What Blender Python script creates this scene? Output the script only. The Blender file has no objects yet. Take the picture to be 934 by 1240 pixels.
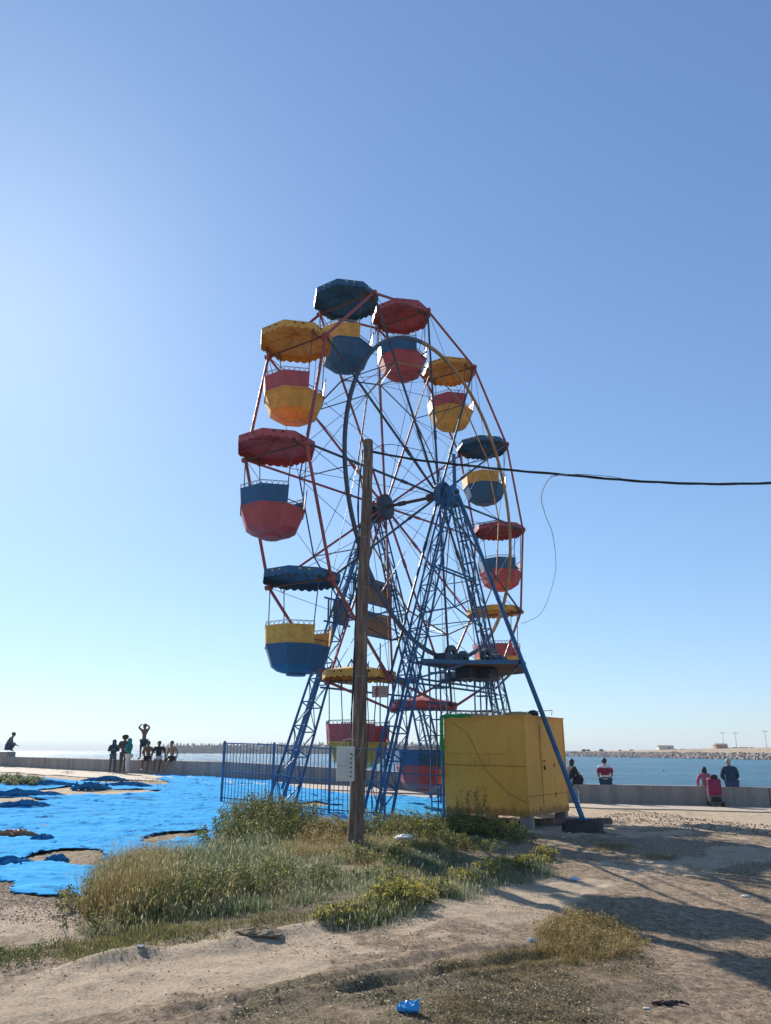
import bpy, math, random
import numpy as np
from mathutils import Vector, Matrix, Quaternion
random.seed(7); RNG = np.random.default_rng(11)
S = bpy.context.scene; COL = S.collection
PI = math.pi; R = math.radians

# ---------------------------------------------------------------- camera model
F = 899.5; TH = 0.31004; CAMZ = 1.6
CT, ST = math.cos(TH), math.sin(TH)
def ray(px, py):
    a, b = (px-467)/F, (620-py)/F
    return Vector((a, CT-b*ST, ST+b*CT))
def at(px, py, Y):
    d = ray(px, py); t = Y/d.y
    return Vector((d.x*t, Y, CAMZ+d.z*t))

# ---------------------------------------------------------------- terrain
def sstep(a, b, x):
    t = np.clip((np.asarray(x, float)-a)/(b-a), 0, 1); return t*t*(3-2*t)
_ph = RNG.uniform(0, 6.28, (40,)); _an = RNG.uniform(0, 6.28, (40,))
def bumps(x, y, f0, n, k0=0):
    z = 0
    for i in range(n):
        f = f0*1.45**i; a = _an[(k0+i) % 40]
        z = z + (np.sin(f*(x*np.cos(a)+y*np.sin(a))+_ph[(k0+i) % 40]) * np.sin(f*.83*(-x*np.sin(a+.6)+y*np.cos(a+.6))+_ph[(k0+i+9) % 40]))/1.35**i
    return z
_LAT = np.random.default_rng(5).uniform(-1, 1, (256, 256))
def vn(x, y):
    xi, yi = np.floor(x).astype(int), np.floor(y).astype(int); fx, fy = x-xi, y-yi; fx, fy = fx*fx*(3-2*fx), fy*fy*(3-2*fy)
    g = lambda a, b_: _LAT[a % 256, b_ % 256]
    return (g(xi, yi)*(1-fx)+g(xi+1, yi)*fx)*(1-fy)+(g(xi, yi+1)*(1-fx)+g(xi+1, yi+1)*fx)*fy
def fbm(x, y, f, n=5, gain=.55, o=0):
    z = 0; a = 1.0
    for i in range(n):
        c, s_ = math.cos(.7*i+.3), math.sin(.7*i+.3); k = f*2.03**i
        z = z+a*vn((x*c-y*s_)*k+37.1*i+o, (x*s_+y*c)*k+11.7*i+o*1.7); a *= gain
    return z
WALL = [(-60, 84), (-24, 51), (-12.6, 38.5), (-6.8, 33.2), (-3.4, 31.6), (0.6, 30.8), (7.1, 29.2), (13.3, 27.5), (45, 18.8)]
WX = [w[0] for w in WALL]; WY = [w[1] for w in WALL]
def wall_y(x): return np.interp(x, WX, WY)
def base_z(x, y):
    zf = np.interp(x, [-25, -7, 0, 3, 7, 13, 40], [.52, .48, .18, -.16, -.26, -.3, -.3])
    zn = np.interp(x, [-4, .6, 2.2, 4, 12], [0, -.03, -.17, -.28, -.42])
    s = sstep(12, 27, y)
    return zn*(1-s)+zf*s
# ruts in the earth track (world polylines)
def seg_dist(x, y, pts):
    d = np.full(np.shape(x), 1e9)
    for (x0, y0), (x1, y1) in zip(pts[:-1], pts[1:]):
        L = (x1-x0)**2+(y1-y0)**2
        t = np.clip(((x-x0)*(x1-x0)+(y-y0)*(y1-y0))/L, 0, 1)
        d = np.minimum(d, np.hypot(x-x0-t*(x1-x0), y-y0-t*(y1-y0)))
    return d
def flat(px, py, z=0):
    d = ray(px, py); t = (z-CAMZ)/d.z
    return (d.x*t, d.y*t)
RUT1 = [flat(*p) for p in ((200, 1238), (330, 1205), (428, 1181), (520, 1158), (640, 1138), (700, 1128))]
RUT2 = [flat(*p) for p in ((420, 1200), (520, 1178), (600, 1160), (660, 1148))]
RUT3 = [flat(*p) for p in ((100, 1170), (260, 1145), (400, 1118), (470, 1095), (560, 1062), (640, 1040))]
def terrain(x, y, fine=True):
    x = np.asarray(x, float); y = np.asarray(y, float)
    z = base_z(x, y)
    wd = wall_y(x)-y
    calm = sstep(2.5, 7, wd)
    z = z + calm*.022*bumps(x, y, .8, 4)
    if fine:
        z = z + calm*.016*fbm(x, y, 1.3, 3) + calm*.012*fbm(x, y, 5.0, 4, .62, 9) + calm*.010*np.clip(fbm(x, y, 3.1, 4, .6, 3), 0, 1)**2
        z = z - .018*np.exp(-(seg_dist(x, y, RUT1)/.055)**2) + .022*np.exp(-((seg_dist(x, y, RUT1)-.13)/.06)**2)
        z = z - .016*np.exp(-(seg_dist(x, y, RUT2)/.05)**2) + .02*np.exp(-((seg_dist(x, y, RUT2)-.12)/.05)**2)
        z = z + .05*np.exp(-(seg_dist(x, y, RUT3)/.16)**2)*(1+.5*bumps(x, y, 5, 2, 3))
    # rubble ridge near the right part of the promenade
    z = z + .09*np.exp(-((wd-3.9)/.5)**2)*sstep(6, 8, x)*(1-sstep(11, 13, x))*(.6+.5*bumps(x, y, 4, 3, 5))
    z = np.where(wd < -1.6, -6+0*z, z)
    return z
def tz(x, y): return float(terrain(x, y))
def G(px, py):
    d = ray(px, py); z = 0
    for _ in range(30):
        t = (z-CAMZ)/min(d.z, -1e-4); x, y = d.x*t, d.y*t
        if y > 70: y = 70; break
        z = .5*z+.5*float(terrain(x, y, False))
    return Vector((x, y, z))
def inpoly(x, y, poly):
    x = np.asarray(x); y = np.asarray(y); c = np.zeros(x.shape, bool); n = len(poly)
    for i in range(n):
        x0, y0 = poly[i][:2]; x1, y1 = poly[(i+1) % n][:2]
        if y0 == y1: continue
        m = ((y0 > y) != (y1 > y)) & (x < (x1-x0)*(y-y0)/(y1-y0)+x0)
        c ^= m
    return c

# ---------------------------------------------------------------- materials
def nodes(name):
    m = bpy.data.materials.new(name); m.use_nodes = True
    nt = m.node_tree; b = nt.nodes['Principled BSDF']
    return m, nt, b
def N(nt, t, **k):
    n = nt.nodes.new(t)
    for a, v in k.items():
        if a in n.inputs.keys(): n.inputs[a].default_value = v
        else: setattr(n, a, v)
    return n
def L(nt, a, b): nt.links.new(a, b)
def ramp(nt, fac, stops):
    r = nt.nodes.new('ShaderNodeValToRGB'); e = r.color_ramp.elements
    while len(e) < len(stops): e.new(.5)
    for i, (p, c) in enumerate(stops):
        e[i].position = p; e[i].color = tuple(c)+(1,) if len(c) == 3 else c
    if fac is not None: L(nt, fac, r.inputs[0])
    return r
def noise(nt, scale, detail=5, rough=.6, coord='Object', stretch=None):
    tc = nt.nodes.new('ShaderNodeTexCoord'); n = nt.nodes.new('ShaderNodeTexNoise')
    n.inputs['Scale'].default_value = scale; n.inputs['Detail'].default_value = detail; n.inputs['Roughness'].default_value = rough
    if stretch:
        mp = nt.nodes.new('ShaderNodeMapping'); mp.inputs['Scale'].default_value = stretch
        L(nt, tc.outputs[coord], mp.inputs[0]); L(nt, mp.outputs[0], n.inputs[0])
    else: L(nt, tc.outputs[coord], n.inputs[0])
    return n
def mix(nt, fac, a, b):
    m = nt.nodes.new('ShaderNodeMix'); m.data_type = 'RGBA'
    if hasattr(fac, 'links') or not isinstance(fac, (int, float)): L(nt, fac, m.inputs[0])
    else: m.inputs[0].default_value = fac
    for s, v in ((6, a), (7, b)):
        if isinstance(v, tuple): m.inputs[s].default_value = v+(1,) if len(v) == 3 else v
        else: L(nt, v, m.inputs[s])
    return m.outputs[2]
def paint(name, c, rust=.35, rough=.5, grime=.55, scale=3.0, rustc=(.13, .055, .025)):
    m, nt, b = nodes(name)
    n1 = noise(nt, scale, 6, .7); n2 = noise(nt, scale*9, 5, .65)
    dirt = ramp(nt, n1.outputs[0], [(.38, (0, 0, 0)), (.72, (1, 1, 1))])
    col = mix(nt, dirt.outputs[0], c, tuple(v*grime+.015 for v in c))
    rm = ramp(nt, n2.outputs[0], [(.66-rust*.22, (0, 0, 0)), (.76-rust*.16, (1, 1, 1))])
    col = mix(nt, rm.outputs[0], col, rustc)
    L(nt, col, b.inputs['Base Color'])
    rr = ramp(nt, n2.outputs[0], [(.3, (rough-.12,)*3), (.8, (min(1, rough+.3),)*3)]); L(nt, rr.outputs[0], b.inputs['Roughness'])
    bp = N(nt, 'ShaderNodeBump', Strength=.25, Distance=.01); L(nt, n2.outputs[0], bp.inputs['Height']); L(nt, bp.outputs[0], b.inputs['Normal'])
    return m
def plain(name, c, rough=.7, var=.25, scale=12):
    m, nt, b = nodes(name); n = noise(nt, scale, 4, .6)
    L(nt, mix(nt, n.outputs[0], tuple(v*(1-var) for v in c), tuple(min(1, v*(1+var)) for v in c)), b.inputs['Base Color'])
    b.inputs['Roughness'].default_value = rough
    return m
M = {}
M['red'] = paint('red_paint', (.50, .075, .08)); M['yellow'] = paint('yellow_paint', (.76, .37, .05)); M['blue'] = paint('blue_paint', (.013, .105, .225))
M['red_bar'] = paint('red_bar_paint', (.40, .065, .06), .45, .5, .5, 1.3); M['dark_bar'] = paint('dark_bar_paint', (.035, .055, .085), .5, .45, .6, 1.1, (.12, .05, .03))
M['frame_blue'] = paint('frame_blue_paint', (.022, .125, .27), .35, .45, .5, 1.4); M['ring'] = paint('ring_paint', (.42, .20, .05), .5, .5, .5, .9, (.15, .06, .03))
M['rust'] = paint('rusty_steel', (.16, .085, .05), .5, .8, .5); M['axle'] = paint('axle_steel', (.075, .04, .03), .4, .7); M['machine'] = paint('machine_paint', (.025, .04, .075), .4, .5)
M['lace'] = paint('pale_rail_paint', (.42, .38, .36), .4, .5); M['board'] = paint('brown_board', (.36, .19, .09), .3, .8)
M['black'] = plain('black_rubber', (.012, .012, .014), .5); M['galv'] = plain('wire_grey', (.25, .24, .23), .4)
M['bulbdark'] = plain('dark_mark', (.06, .03, .03)); M['bulbpale'] = plain('pale_mark', (.55, .42, .12))

def booth_mat():
    m, nt, b = nodes('ochre_sheet_metal')
    n1 = noise(nt, 1.2, 6, .7); n2 = noise(nt, 14, 6, .7); n3 = noise(nt, 2, 7, .75, stretch=(2.2, 2.2, .5))
    c = mix(nt, n1.outputs[0], (.78, .325, .03), (.90, .42, .055))
    st = ramp(nt, n3.outputs[0], [(.52, (0, 0, 0)), (.8, (.35,)*3)]); c = mix(nt, st.outputs[0], c, (.34, .15, .03))
    rs = ramp(nt, n2.outputs[0], [(.64, (0, 0, 0)), (.70, (1, 1, 1))]); c = mix(nt, rs.outputs[0], c, (.13, .05, .02))
    tc = nt.nodes.new('ShaderNodeTexCoord'); sx = nt.nodes.new('ShaderNodeSeparateXYZ'); L(nt, tc.outputs['Object'], sx.inputs[0]); n7 = noise(nt, 7, 7, .75, stretch=(1, 1, .35))
    a1 = nt.nodes.new('ShaderNodeMath'); a1.operation = 'MULTIPLY_ADD'; L(nt, n7.outputs[0], a1.inputs[0]); a1.inputs[1].default_value = -.80; L(nt, sx.outputs[2], a1.inputs[2])
    r1 = ramp(nt, a1.outputs[0], [(0, (.75,)*3), (.05, (0, 0, 0))]); c = mix(nt, r1.outputs[0], c, (.20, .08, .025))
    n9 = noise(nt, .9, 7, .8); r9 = ramp(nt, n9.outputs[0], [(.48, (0, 0, 0)), (.66, (.45,)*3)]); c = mix(nt, r9.outputs[0], c, (.50, .24, .05))
    L(nt, c, b.inputs['Base Color']); b.inputs['Roughness'].default_value = .55
    bp = N(nt, 'ShaderNodeBump', Strength=.35, Distance=.03); L(nt, n1.outputs[0], bp.inputs['Height']); L(nt, bp.outputs[0], b.inputs['Normal'])
    return m
M['booth'] = booth_mat()
def wood_mat():
    m, nt, b = nodes('weathered_pole_wood')
    n1 = noise(nt, 9, 8, .7, stretch=(3, 3, .18)); n2 = noise(nt, 2, 4, .6)
    c = ramp(nt, n1.outputs[0], [(.40, (.035, .022, .017)), (.5, (.18, .115, .085)), (.64, (.38, .27, .21))])
    L(nt, mix(nt, n2.outputs[0], c.outputs[0], (.16, .10, .07)), b.inputs['Base Color']); b.inputs['Roughness'].default_value = .85
    bp = N(nt, 'ShaderNodeBump', Strength=.8, Distance=.02); L(nt, n1.outputs[0], bp.inputs['Height']); L(nt, bp.outputs[0], b.inputs['Normal'])
    return m
M['wood'] = wood_mat()
def concrete(name, c1, c2, sc=1.5, streak=True):
    m, nt, b = nodes(name)
    n1 = noise(nt, sc, 8, .7); n2 = noise(nt, sc*14, 6, .7)
    c = mix(nt, n1.outputs[0], c1, c2)
    if streak:
        n3 = noise(nt, 2.2, 6, .65, stretch=(1, 1, .12)); s = ramp(nt, n3.outputs[0], [(.42, (0, 0, 0)), (.75, (.8, .8, .8))])
        c = mix(nt, s.outputs[0], c, tuple(v*.5 for v in c1))
    d = ramp(nt, n2.outputs[0], [(.35, (.75,)*3), (.7, (1.1,)*3)])
    mm = nt.nodes.new('ShaderNodeMix'); mm.data_type = 'RGBA'; mm.blend_type = 'MULTIPLY'; mm.inputs[0].default_value = 1
    L(nt, c, mm.inputs[6]); L(nt, d.outputs[0], mm.inputs[7]); L(nt, mm.outputs[2], b.inputs['Base Color'])
    b.inputs['Roughness'].default_value = .9
    bp = N(nt, 'ShaderNodeBump', Strength=.5, Distance=.02); L(nt, n2.outputs[0], bp.inputs['Height']); L(nt, bp.outputs[0], b.inputs['Normal'])
    return m
M['wall'] = concrete('sea_wall_concrete', (.30, .265, .24), (.44, .39, .35)); M['walk'] = concrete('promenade_concrete', (.42, .34, .26), (.52, .43, .33), .6, False)
M['conc'] = concrete('foundation_concrete', (.03, .026, .022), (.08, .065, .055), 3, False); M['rock'] = concrete('breakwater_rock', (.16, .13, .115), (.33, .27, .23), .05, False)
M['land'] = concrete('far_land_earth', (.36, .25, .17), (.46, .35, .24), .03, False)

def ground_mat():
    m, nt, b = nodes('dry_earth')
    a = nt.nodes.new('ShaderNodeAttribute'); a.attribute_name = 'sand'
    g = nt.nodes.new('ShaderNodeAttribute'); g.attribute_name = 'litter'
    n1 = noise(nt, 1.1, 8, .65); n2 = noise(nt, 11, 8, .75); n3 = noise(nt, 60, 6, .8); n4 = noise(nt, 3.5, 6, .7)
    earth = ramp(nt, n2.outputs[0], [(.30, (.09, .065, .045)), (.44, (.24, .175, .115)), (.56, (.40, .30, .205)), (.72, (.56, .44, .32))])
    sand = ramp(nt, n4.outputs[0], [(.3, (.45, .34, .23)), (.7, (.62, .49, .355))])
    ad = nt.nodes.new('ShaderNodeMath'); ad.operation = 'MULTIPLY_ADD'; L(nt, n1.outputs[0], ad.inputs[0]); ad.inputs[1].default_value = 1.3; L(nt, a.outputs['Fac'], ad.inputs[2])
    f = ramp(nt, ad.outputs[0], [(.9, (0, 0, 0)), (1.35, (.9,)*3)])
    c = mix(nt, f.outputs[0], earth.outputs[0], sand.outputs[0])
    li = nt.nodes.new('ShaderNodeMath'); li.operation = 'MULTIPLY_ADD'; L(nt, n4.outputs[0], li.inputs[0]); li.inputs[1].default_value = .8; L(nt, g.outputs['Fac'], li.inputs[2])
    lf = ramp(nt, li.outputs[0], [(.7, (0, 0, 0)), (1.15, (.85,)*3)])
    litter = ramp(nt, n3.outputs[0], [(.38, (.065, .052, .03)), (.5, (.18, .145, .08)), (.62, (.38, .31, .19))])
    c = mix(nt, lf.outputs[0], c, litter.outputs[0])
    n8 = noise(nt, 34, 9, .85); sp = ramp(nt, n8.outputs[0], [(.38, (.22,)*3), (.47, (.9,)*3), (.56, (1.0,)*3), (.66, (1.6,)*3)])
    mm = nt.nodes.new('ShaderNodeMix'); mm.data_type = 'RGBA'; mm.blend_type = 'MULTIPLY'; mm.inputs[0].default_value = .9
    L(nt, c, mm.inputs[6]); L(nt, sp.outputs[0], mm.inputs[7]); L(nt, mm.outputs[2], b.inputs['Base Color'])
    b.inputs['Roughness'].default_value = .95; b.inputs['Specular IOR Level'].default_value = .15
    b1 = N(nt, 'ShaderNodeBump', Strength=.9, Distance=.035); L(nt, n2.outputs[0], b1.inputs['Height'])
    b2 = N(nt, 'ShaderNodeBump', Strength=.9, Distance=.014); L(nt, n3.outputs[0], b2.inputs['Height']); L(nt, b1.outputs[0], b2.inputs['Normal']); L(nt, b2.outputs[0], b.inputs['Normal'])
    return m
def sea_mat():
    m, nt, b = nodes('sea_water')
    b.inputs['Specular IOR Level'].default_value = .12; b.inputs['Roughness'].default_value = .3; b.inputs['IOR'].default_value = 1.33
    n1 = noise(nt, .8, 7, .75, 'Object', (.55, 1.5, 1)); n2 = noise(nt, .12, 3, .6, 'Object', (1, 2, 1))
    b1 = N(nt, 'ShaderNodeBump', Strength=1.0, Distance=1.1); L(nt, n1.outputs[0], b1.inputs['Height'])
    b2 = N(nt, 'ShaderNodeBump', Strength=.6, Distance=1.0); L(nt, n2.outputs[0], b2.inputs['Height']); L(nt, b1.outputs[0], b2.inputs['Normal']); L(nt, b2.outputs[0], b.inputs['Normal'])
    n4 = noise(nt, .33, 7, .8, 'Object', (.22, 1.3, 1)); n5 = noise(nt, .07, 7, .8, 'Object', (.25, 1.6, 1)); ad = nt.nodes.new('ShaderNodeMath'); ad.operation = 'ADD'; L(nt, n4.outputs[0], ad.inputs[0]); L(nt, n5.outputs[0], ad.inputs[1]); hf = nt.nodes.new('ShaderNodeMath'); hf.operation = 'MULTIPLY'; hf.inputs[1].default_value = .5; L(nt, ad.outputs[0], hf.inputs[0]); cr = ramp(nt, hf.outputs[0], [(.38, (.006, .07, .14)), (.5, (.02, .15, .25)), (.6, (.08, .30, .40))]); L(nt, cr.outputs[0], b.inputs['Base Color'])  # light and dark of the ripples painted into the water colour
    return m
def tarp_mat(name='blue_netting', dark=1.0):
    m, nt, b = nodes(name)
    n1 = noise(nt, 1.3, 6, .65); n2 = noise(nt, 25, 4, .7, stretch=(1, 3, 1)); n3 = noise(nt, 5, 7, .75)
    c = mix(nt, n1.outputs[0], (.03*dark, .34*dark, .74*dark), (.09*dark, .50*dark, .90*dark))
    w = ramp(nt, n3.outputs[0], [(.52, (0, 0, 0)), (.72, (.6,)*3)]); c = mix(nt, w.outputs[0], c, (.16, .42, .66)); n5 = noise(nt, 1.6, 8, .8, stretch=(.6, 2.6, 1)); w2 = ramp(nt, n5.outputs[0], [(.36, (.9,)*3), (.45, (0, 0, 0))]); c = mix(nt, w2.outputs[0], c, (.01, .08, .22)); n6 = noise(nt, .55, 8, .75); w3 = ramp(nt, n6.outputs[0], [(.62, (0, 0, 0)), (.72, (.8,)*3)]); c = mix(nt, w3.outputs[0], c, (.20, .40, .60))  # stretched dark streaks are wrinkle shade painted into the net colour
    d = ramp(nt, n2.outputs[0], [(.3, (.6,)*3), (.6, (1,)*3)])
    mm = nt.nodes.new('ShaderNodeMix'); mm.data_type = 'RGBA'; mm.blend_type = 'MULTIPLY'; mm.inputs[0].default_value = .8
    L(nt, c, mm.inputs[6]); L(nt, d.outputs[0], mm.inputs[7]); L(nt, mm.outputs[2], b.inputs['Base Color'])
    b.inputs['Roughness'].default_value = 1; b.inputs['Specular IOR Level'].default_value = .03
    bp = N(nt, 'ShaderNodeBump', Strength=.7, Distance=.03); L(nt, n3.outputs[0], bp.inputs['Height']); L(nt, bp.outputs[0], b.inputs['Normal'])
    return m
M['tarp'] = tarp_mat(); M['tarp_dark'] = tarp_mat('blue_net_bundle', .45)
def veg_mat(name, stops, trans=.35):
    m, nt, b = nodes(name)
    a = nt.nodes.new('ShaderNodeAttribute'); a.attribute_name = 'rnd'
    r = ramp(nt, a.outputs['Fac'], stops); L(nt, r.outputs[0], b.inputs['Base Color'])
    b.inputs['Roughness'].default_value = .6; b.inputs['Specular IOR Level'].default_value = .25
    t = nt.nodes.new('ShaderNodeBsdfTranslucent'); L(nt, r.outputs[0], t.inputs[0])
    mx = nt.nodes.new('ShaderNodeMixShader'); mx.inputs[0].default_value = trans
    o = nt.nodes['Material Output']; L(nt, b.outputs[0], mx.inputs[1]); L(nt, t.outputs[0], mx.inputs[2]); L(nt, mx.outputs[0], o.inputs[0])
    return m
M['grass'] = veg_mat('wild_grass', [(0, (.05, .075, .035)), (.35, (.125, .165, .08)), (.62, (.21, .24, .13)), (.85, (.36, .35, .22)), (1, (.5, .45, .28))], .45)
M['weed'] = veg_mat('green_weed', [(0, (.035, .055, .018)), (.5, (.10, .12, .035)), (.85, (.22, .21, .075)), (1, (.3, .24, .12))])
M['dry'] = veg_mat('dry_grass', [(0, (.10, .085, .03)), (.4, (.22, .17, .06)), (.8, (.36, .26, .11)), (1, (.45, .36, .2))])
M['flower'] = veg_mat('yellow_flower', [(0, (.5, .38, .03)), (1, (.72, .6, .10))], .3)

# ---------------------------------------------------------------- mesh helper
class MB:
    def __init__(s): s.v = []; s.f = []; s.m = []; s.mi = 0
    def add(s, vs, fs):
        o = len(s.v); s.v += [tuple(p) for p in vs]; s.f += [tuple(i+o for i in f) for f in fs]; s.m += [s.mi]*len(fs)
    def tube(s, pts, r, n=8, r2=None, caps=True):
        pts = [Vector(p) for p in pts]; k = len(pts); rs = r if isinstance(r, (list, tuple)) else [r+((r2 if r2 is not None else r)-r)*i/max(1, k-1) for i in range(k)]
        V = []; up = None
        for i, p in enumerate(pts):
            d = (pts[min(i+1, k-1)]-pts[max(i-1, 0)])
            if d.length < 1e-9: d = Vector((0, 0, 1))
            d.normalize()
            if up is None:
                up = d.orthogonal().normalized()
            else:
                up = (up-d*up.dot(d)); up = up.normalized() if up.length > 1e-6 else d.orthogonal().normalized()
            q = d.cross(up)
            for j in range(n):
                a = 2*PI*j/n; V.append(p+(up*math.cos(a)+q*math.sin(a))*rs[i])
        Fs = [(i*n+j, i*n+(j+1) % n, (i+1)*n+(j+1) % n, (i+1)*n+j) for i in range(k-1) for j in range(n)]
        if caps: Fs += [tuple(range(n))[::-1], tuple((k-1)*n+j for j in range(n))]
        s.add(V, Fs)
    def box(s, c, d, rot=None):
        c = Vector(c); V = []
        for x in (-.5, .5):
            for y in (-.5, .5):
                for z in (-.5, .5):
                    p = Vector((x*d[0], y*d[1], z*d[2]))
                    if rot is not None: p = rot @ p
                    V.append(c+p)
        s.add(V, [(0, 1, 3, 2), (4, 6, 7, 5), (0, 4, 5, 1), (2, 3, 7, 6), (0, 2, 6, 4), (1, 5, 7, 3)])
    def beam(s, p, q, w, h):
        p, q = Vector(p), Vector(q); d = (q-p); l = d.length
        s.box((p+q)/2, (w, h, l), d.to_track_quat('Z', 'Y').to_matrix())
    def rings(s, rings, close_top=True, close_bot=True):
        n = len(rings[0]); V = [p for r in rings for p in r]
        Fs = [(i*n+j, i*n+(j+1) % n, (i+1)*n+(j+1) % n, (i+1)*n+j) for i in range(len(rings)-1) for j in range(n)]
        if close_bot: Fs.append(tuple(range(n))[::-1])
        if close_top: Fs.append(tuple((len(rings)-1)*n+j for j in range(n)))
        s.add(V, Fs)
    def plate(s, poly, z0, z1):
        s.rings([[(x, y, z0) for x, y in poly], [(x, y, z1) for x, y in poly]])
    def ico(s, c, r, sc=(1, 1, 1), n=10, m=7, jit=0):
        rs = []
        for i in range(1, m):
            t = PI*i/m
            rs.append([(c[0]+r*sc[0]*math.sin(t)*math.cos(2*PI*j/n)*(1+random.uniform(-jit, jit)), c[1]+r*sc[1]*math.sin(t)*math.sin(2*PI*j/n)*(1+random.uniform(-jit, jit)), c[2]-r*sc[2]*math.cos(t)*(1+random.uniform(-jit, jit))) for j in range(n)])
        s.rings(rs)
    def build(s, name, mats, parent=None, smooth=False, bevel=0):
        me = bpy.data.meshes.new(name); me.from_pydata(s.v, [], s.f)
        for m in (mats if isinstance(mats, (list, tuple)) else [mats]): me.materials.append(m)
        me.polygons.foreach_set('material_index', s.m)
        if smooth: me.polygons.foreach_set('use_smooth', [True]*len(s.f))
        me.update(); o = bpy.data.objects.new(name, me); COL.objects.link(o)
        if parent: o.parent = parent
        if smooth:
            try: me.set_sharp_from_angle(angle=R(40))
            except Exception: pass
        if bevel:
            b = o.modifiers.new('bevel', 'BEVEL'); b.width = bevel; b.segments = 2; b.limit_method = 'ANGLE'
        return o
def tag(o, label=None, cat=None, group=None, kind=None):
    if label: o['label'] = label
    if cat: o['category'] = cat
    if group: o['group'] = group
    if kind: o['kind'] = kind
    return o
def thing(name, label, cat, loc, rz=0, group=None):
    o = bpy.data.objects.new(name, None); COL.objects.link(o); o.location = loc; o.rotation_euler = (0, 0, rz); o.empty_display_size = .2
    return tag(o, label, cat, group)
def npmesh(name, V, faces_flat, sizes, mat, attrs=None, parent=None):
    me = bpy.data.meshes.new(name); me.vertices.add(len(V)); me.vertices.foreach_set('co', np.asarray(V, np.float32).ravel())
    me.loops.add(len(faces_flat)); me.loops.foreach_set('vertex_index', np.asarray(faces_flat, np.int32))
    me.polygons.add(len(sizes)); st = np.concatenate([[0], np.cumsum(sizes)[:-1]]); me.polygons.foreach_set('loop_start', st.astype(np.int32))
    try: me.polygons.foreach_set('loop_total', np.asarray(sizes, np.int32))
    except Exception: pass
    for k, a in (attrs or {}).items():
        at_ = me.attributes.new(k, 'FLOAT', 'POINT'); at_.data.foreach_set('value', np.asarray(a, np.float32))
    me.update(calc_edges=True); me.validate()
    for m in (mat if isinstance(mat, list) else [mat]): me.materials.append(m)
    o = bpy.data.objects.new(name, me); COL.objects.link(o)
    if parent: o.parent = parent
    return o

# ---------------------------------------------------------------- ground sheet
def axis(lo, d0, d1, hi, step, grow=1.16, mx=1.2):
    a = list(np.arange(d0, d1, step)); s = step
    x = a[-1]; up = []
    while x < hi: s = min(s*grow, mx); x += s; up.append(x)
    s = step; x = a[0]; dn = []
    while x > lo: s = min(s*grow, mx); x -= s; dn.append(x)
    return np.array(dn[::-1]+a+up)
xs = axis(-70, -5.5, 9, 60, .055, 1.06, .9); ys = axis(-25, 1.0, 18, 90, .055, 1.06, .4)
X, Y = np.meshgrid(xs, ys); Z = terrain(X, Y)
nx, ny = len(xs), len(ys)
idx = np.arange(nx*ny).reshape(ny, nx)
q = np.stack([idx[:-1, :-1], idx[:-1, 1:], idx[1:, 1:], idx[1:, :-1]], -1).reshape(-1, 4)
path1 = [flat(*p) for p in ((-300, 1250), (0, 1215), (200, 1175), (330, 1148), (480, 1120), (600, 1085), (700, 1050), (800, 1030), (934, 1010), (1200, 985))]
path2 = [flat(*p) for p in ((-200, 1120), (0, 1110), (60, 1125))]
sd = seg_dist(X, Y, path1); sand = np.clip(1-sd/1.1, 0, 1)*.62
sand = np.maximum(sand, np.clip(1-seg_dist(X, Y, path2)/1.2, 0, 1)*.9)
sand = np.maximum(sand, sstep(17, 22, Y)*.45)
lit_poly = [flat(*p) for p in ((230, 1260), (330, 1200), (520, 1165), (640, 1142), (760, 1120), (820, 1160), (780, 1260))]
lit = inpoly(X+.12*bumps(X, Y, 3, 3, 2), Y+.12*bumps(X, Y, 3, 3, 9), lit_poly)*.52
veg_poly = [G(*p) for p in ((88, 1128), (118, 1085), (128, 1042), (165, 1030), (205, 1030), (235, 1006), (300, 984), (400, 992), (500, 994), (600, 992), (645, 1018), (600, 1042), (560, 1056), (500, 1072), (440, 1094), (370, 1108), (290, 1118), (200, 1132), (140, 1150))]
lit = np.maximum(lit, inpoly(X, Y, veg_poly)*.5)
sand = np.clip(sand-lit+.30*fbm(X, Y, .6, 4, .6, 6)*(sand > .02), 0, 1); lit = np.clip(lit+.22*fbm(X, Y, 1.1, 4, .6, 15)*(lit > .02)+.16*np.clip(fbm(X, Y, .5, 5, .6, 31), 0, 1), 0, 1)
gr = npmesh('ground', np.stack([X, Y, Z], -1).reshape(-1, 3), q.ravel(), np.full(len(q), 4), ground_mat(), {'sand': sand.ravel(), 'litter': lit.ravel()})
gr.data.polygons.foreach_set('use_smooth', [True]*len(gr.data.polygons)); tag(gr, kind='structure')

# sea
b = MB(); b.add([(-4000, 15, -2), (4000, 15, -2), (4000, 4500, -2), (-4000, 4500, -2)], [(0, 1, 2, 3)])
tag(b.build('sea', sea_mat()), kind='structure')

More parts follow.
